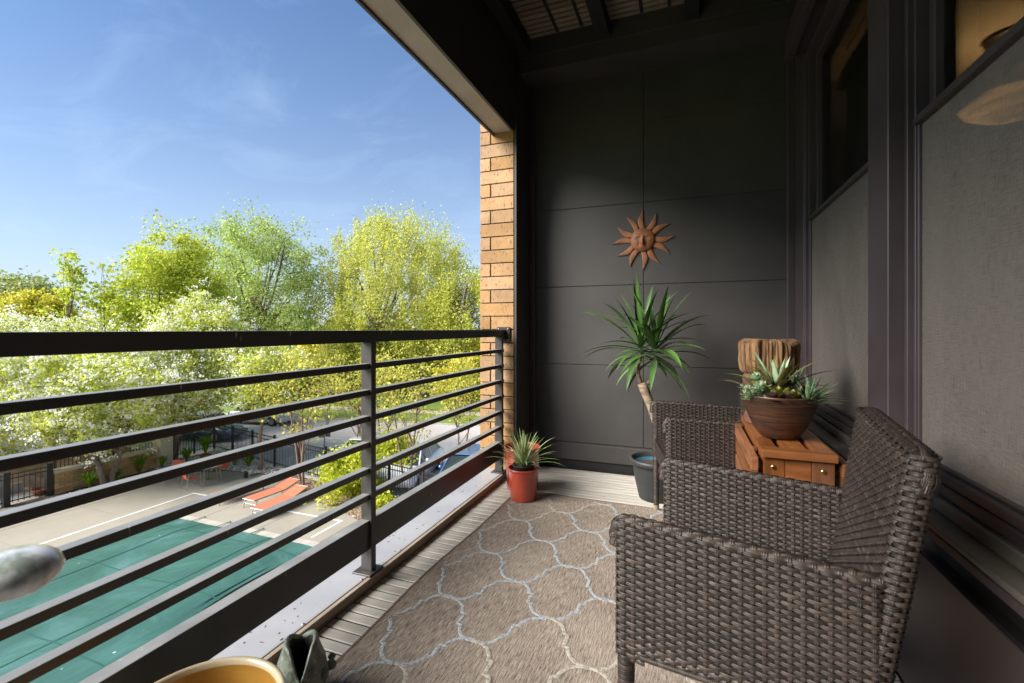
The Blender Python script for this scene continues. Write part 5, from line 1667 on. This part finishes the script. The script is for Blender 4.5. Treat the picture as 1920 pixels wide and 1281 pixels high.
# potted palm
px_, py_ = -.20,3.17
pp = thing('potted_palm', 'potted palm with a ringed forked trunk in a dark grey pot by the back wall', 'potted plant', (px_,py_,0))
def rib(a, r, z): return r+(.0022*(abs(math.sin(a*14))**.6) if .02 < z < .21 else 0), z
MB().lathe([(.001,0),(.098,0),(.104,.006),(.128,.12),(.143,.215),(.144,.222),(.158,.226),(.164,.236),(.165,.256),(.158,.262),(.148,.262),(.142,.225),(.134,.19)],84,fn=rib).build('pot', M['grey_pot'], pp, smooth=True)
MB().lathe([(.128,.19),(.132,.235),(.128,.235),(.124,.21),(.001,.205)],40).build('inner_pot', M['blue_liner'], pp, smooth=True)
MB().lathe([(.122,.214),(.001,.222)],30).build('soil', M['potting'], pp)
def cyl_pts(pts): return [Vector(p) for p in pts]
tr = MB()
tp = [(.055,0,.20),(.043,0,.32),(.015,0,.46),(-.028,0,.60),(-.068,-.005,.70),(-.085,-.005,.745)]
tr.tube(tp, [.030,.028,.027,.028,.031,.030], 14)
tr.build('trunk', M['palm_stem'], pp, smooth=True)
for pts, r in (([(-.088,-.005,.73),(-.108,-.01,.80),(-.110,-.01,.86),(-.095,-.01,.92)],.0135),([(-.072,0,.73),(-.035,-.005,.755),(-.012,-.01,.80),(-.010,-.01,.86),(.004,-.01,.91)],.0125)):
    q = MB(); q.tube(pts, r, 10); q.build('branch', M['palm_stem'], pp, smooth=True)
rs = random.Random(21)
heads = [((-.095,-.01,.92),29),((.004,-.01,.90),27)]
for (hd, cnt) in heads:
    for k in range(cnt):
        a = k*2.399+rs.uniform(-.3,.3); f = k/cnt
        e = R(-25+105*f+rs.uniform(-10,10))
        L = rs.uniform(.30,.46)
        if f < .3: L *= .85
        d = (math.cos(a)*math.cos(e), math.sin(a)*math.cos(e)*.9, math.sin(e))
        if d[1] > .55 and L > .3: L *= .8
        q = MB(); ribbon(q, (hd[0]+d[0]*.01, hd[1]+d[1]*.01, hd[2]+.11*f), d, L, rs.uniform(.036,.050), .5+.7*(1-f), n=9, fold=.18, twist=rs.uniform(-.6,.6))
        q.build('leaf', M['palm_leaf'], pp, smooth=True, fix=False)

# red glazed pots
def redpot(name, lab, loc, r, h, emb=True, cat='plant pot'):
    t = thing(name, lab, cat, loc)
    MB().lathe([(.001,0),(r*.80,0),(r*.83,.004),(r*.84,.015),(r*.93,h*.9),(r*.95,h*.93),(r,h*.95),(r*1.01,h*.985),(r*.985,h),(r*.93,h),(r*.90,h*.97),(r*.88,h*.6),(r*.86,h*.55),(.001,h*.55)],64).build('pot', M['red_pot'], t, smooth=True)
    return t
sp = redpot('spider_plant_pot', 'spider plant in the front red glazed pot, with a raised flower medallion', (-.992,2.83,.0105), .100, .202, cat='potted plant')
# medallion facing the camera
ang = math.atan2(-2.83, .992)-.35
md = MB()
cx, cy = .0885*.93*math.cos(ang), .0885*.93*math.sin(ang)
nx_, ny_ = math.cos(ang), math.sin(ang); tx_, ty_ = -ny_, nx_
def mp_(u, v, d): return (cx+tx_*u+nx_*d, cy+ty_*u+ny_*d, .098+v)
for ring, (nr, rr, s) in enumerate(((14,.024,.0052),(10,.015,.0048),(6,.007,.0042))):
    for k in range(nr):
        a = 2*PI*k/nr+ring*.3; c_ = mp_(rr*math.cos(a), rr*math.sin(a), .0005-rr*rr*6)
        md.ball(c_, s, 7, 5, 1,1,1)
md.ball(mp_(0,0,.001), .004, 7, 5)
md.build('medallion', M['red_pot'], sp, smooth=True)
MB().lathe([(.001,.13),(.058,.13),(.062,.135),(.066,.212),(.070,.216),(.070,.222),(.064,.222),(.062,.205),(.001,.203)],40).build('nursery_pot', M['fish_dark'], sp, smooth=True)
MB().lathe([(.061,.206),(.001,.209)],20).build('soil', M['potting'], sp)
rs = random.Random(8)
for k in range(78):
    a = k*2.399; f = k/78; e = R(28+58*f+rs.uniform(-8,8)); L = rs.uniform(.17,.29)*(1 if f < .7 else .85)
    d = (math.cos(a)*math.cos(e), math.sin(a)*math.cos(e), math.sin(e))
    q = MB(); ribbon(q, (d[0]*.015,d[1]*.015,.206), d, L, rs.uniform(.009,.013), .95-.5*f, n=10, fold=.22)
    q.build('leaf', M['spider_leaf'], sp, smooth=True, fix=False)
t = redpot('red_pot', 'larger empty red glazed pot standing behind the spider plant pot in the corner', (-1.075,3.05,0), .128, .290)

# ochre bowl in the foreground
ob = thing('ochre_bowl', 'ochre glazed bowl with a cream rim, cut off at the bottom of the photo', 'bowl', (-1.006,.706,.0255))
MB().lathe([(.001,.012),(.070,.012),(.110,.04),(.145,.12),(.160,.20),(.1635,.226)],72).build('inside', M['ochre'], ob, smooth=True)
MB().lathe([(.1635,.226),(.166,.236),(.172,.240),(.179,.237),(.182,.228),(.178,.218),(.170,.16),(.150,.08),(.115,.02),(.08,.0),(.078,-.0148),(.07,-.0148),(.001,-.01)],72).build('rim', M['ochre_rim'], ob, smooth=True)

# verdigris fish head planter
fs = thing('fish_planter', 'verdigris bronze fish head planter with a gaping mouth beside the ochre bowl', 'planter', (-1.052,1.052,.0105), R(43))
mb = MB(); nA, nV = 72, 22
def fish_h(a):  # rim height round the mouth; a=0 points at the camera side
    a = (a+PI) % (2*PI)-PI
    hf = .080*math.exp(-(abs(a)/.36)**1.1)
    hb = .032*math.exp(-(abs(abs(a)-PI)/.5)**1.2)
    return .193-hf-hb
def fish_r(a, f, h):
    z = f*h
    r = np.interp(z, [0,.03,.08,.12,.16,.193], [.052,.068,.081,.074,.056,.044])
    sq = 1+.10*abs(math.sin(a))-.10*abs(math.cos(a))
    return r*sq+.002*math.sin(a*9)*math.sin(f*9)
for j in range(nV+1):
    f = j/nV
    for k in range(nA):
        a = 2*PI*k/nA-PI/2
        h = fish_h(a+PI/2); r = fish_r(a, f, h)
        if f > .94: r += .003
        mb.v.append((r*math.cos(a), r*math.sin(a), f*h))
for j in range(nV):
    for k in range(nA):
        a = j*nA+k; b_ = j*nA+(k+1) % nA; mb.f.append((a,b_,b_+nA,a+nA)); mb.mi.append(0)
# lip
i1 = len(mb.v)
for (dr, dz) in ((-.004,.003),(-.010,0),(-.012,-.008)):
    for k in range(nA):
        a = 2*PI*k/nA-PI/2; h = fish_h(a+PI/2); r = fish_r(a,1,h)+.003+dr
        mb.v.append((r*math.cos(a), r*math.sin(a), h+dz))
for j in range(3):
    lo_ = nV*nA if j == 0 else i1+(j-1)*nA
    hi_ = i1+j*nA
    for k in range(nA):
        k2 = (k+1) % nA; mb.f.append((lo_+k,lo_+k2,hi_+k2,hi_+k)); mb.mi.append(0)
mb.build('head', M['fish'], fs, smooth=True)
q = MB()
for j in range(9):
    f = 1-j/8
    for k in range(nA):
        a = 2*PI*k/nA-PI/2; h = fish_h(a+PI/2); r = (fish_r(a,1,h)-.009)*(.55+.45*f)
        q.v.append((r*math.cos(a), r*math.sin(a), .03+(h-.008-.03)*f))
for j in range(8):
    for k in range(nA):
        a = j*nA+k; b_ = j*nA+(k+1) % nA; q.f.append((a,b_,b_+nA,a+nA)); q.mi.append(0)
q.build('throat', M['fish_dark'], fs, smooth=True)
for s in (-1,1):
    e = MB(); ea = -PI/2+s*.95; er = .077
    e.ball((er*math.cos(ea),er*math.sin(ea),.098),.0125,14,9); 
    e.lathe([(.0,0)],3) if False else None
    e.build('eye', M['fish'], fs, smooth=True)
    g_ = MB(); cx_, cy_ = er*.99*math.cos(ea), er*.99*math.sin(ea)
    pts = [(cx_+(-math.sin(ea))*.017*math.cos(u)+math.cos(ea)*.001, cy_+math.cos(ea)*.017*math.cos(u), .098+.017*math.sin(u)) for u in np.linspace(0,2*PI,20)]
    g_.tube(pts,.003,6,cap=False); g_.build('eye_ring', M['fish'], fs, smooth=True)
    for (da, z, sc2) in ((1.55,.118,.7),(1.8,.080,1.05)):
        fa = -PI/2+s*da; fn_ = MB(); fn_.ball((.083*math.cos(fa),.083*math.sin(fa),z),.016*sc2,10,7,1,1,.8); fn_.build('fin', M['fish'], fs, smooth=True)
bk = MB(); bk.prism([(-.03,0),(.045,0),(.050,.035),(.03,.062),(.0,.05)],-.083,-.078); bk.build('gill_plate', M['fish_dark'], fs)

# sun face on the wall
sn = thing('sun_ornament', 'rusty terracotta sun face with twelve wavy rays hung on the dark back wall', 'wall ornament', (-.318,Y1-.001,1.765))
RF = .092
fc = MB(); nr, na = 16, 48
for j in range(nr+1):
    r = RF*j/nr
    for k in range(na):
        a = 2*PI*k/na; x = r*math.cos(a); z = r*math.sin(a)
        d = .034*math.sqrt(max(0,1-(r/RF)**2))+.006
        u, v = x/RF, z/RF
        g = lambda cx,cz,sx,sz: math.exp(-((u-cx)/sx)**2-((v-cz)/sz)**2)
        d += .016*g(0,-.08,.10,.30)+.010*g(0,-.28,.15,.12)          # nose
        d += .006*(g(-.30,.30,.26,.07)+g(.30,.30,.26,.07))            # brows
        d -= .012*(g(-.30,.12,.16,.11)+g(.30,.12,.16,.11))            # sockets
        d += .009*(g(-.30,.12,.10,.055)+g(.30,.12,.10,.055))          # eyes
        d -= .007*(g(-.27,-.35,.12,.22)+g(.27,-.35,.12,.22))          # hollows
        d += .006*g(0,-.50,.24,.045)+.005*g(0,-.60,.18,.045)-.005*g(0,-.55,.25,.02)
        fc.v.append((x,-d,z))
for j in range(nr):
    for k in range(na):
        a = j*na+k; b_ = j*na+(k+1) % na; fc.f.append((a,b_,b_+na,a+na)); fc.mi.append(0)
fc.build('face', M['sun_clay'], sn, smooth=True)
for k in range(12):
    q = MB(); L = .135*(1 if k % 3 else 1.06); bend = .020*(1 if k % 2 else -1)
    n = 14
    for i in range(n+1):
        f = i/n; r = RF*.9+L*f
        w = .0165*(1.0+.35*math.sin(PI*min(1,f*1.5))-.2*f)*(1 if f < .62 else max(.06,1-((f-.62)/.38)**1.3))
        o_ = bend*math.sin(f*PI*1.25)*.55
        for (s, d) in ((-1,.002),(-.66,.011),(-.33,.006),(0,.013),(.33,.006),(.66,.011),(1,.002)):
            q.v.append((r, -(d*(1-.5*f)+.003), o_+s*w))
    for i in range(n):
        for j in range(6):
            a = i*7+j; q.f.append((a,a+1,a+8,a+7)); q.mi.append(0)
    ry = q.build('ray', M['sun_clay'], sn, smooth=True, fix=False)
    ry.rotation_euler = (0, -(k*PI/6+R(2)), 0)

# blurred glazed knob in front of the railing, at the left edge
xk, yk = polar(30, .50)
kn = thing('garden_stake', 'blurred white glazed knob of a garden stake at the left edge of the photo', 'garden ornament', (xk-.10,yk-.04,0))
dz = .838
v_ = Vector((math.cos(YAW),math.sin(YAW),0))
q = MB(); q.ball((0,0,0),.040,24,14,1,1,.62)
mm = Matrix.Rotation(YAW,4,'Z')
q.v = [tuple(mm @ Vector((p[0]*1.0,p[1],p[2]))) for p in q.v]
q.v = [(p[0]+.10-.004,p[1]+.04,p[2]+dz) for p in q.v]
q.build('knob', M['white_glaze'], kn, smooth=True)
a_ = Vector((.10-.004,.04,dz)); 
MB().tube([a_, a_-v_*.06+Vector((0,0,.003)), a_-v_*.12],[.022,.016,.010],12).build('neck', M['white_glaze'], kn, smooth=True)
e_ = a_-v_*.12
MB().tube([(e_.x,e_.y,.001),(e_.x,e_.y,dz)],.006,8).build('stake', M['fence'], kn)
MB().lathe([(.001,0),(.07,0),(.07,.006),(.001,.012)],20,(e_.x,e_.y,.0012)).build('base', M['fence'], kn)
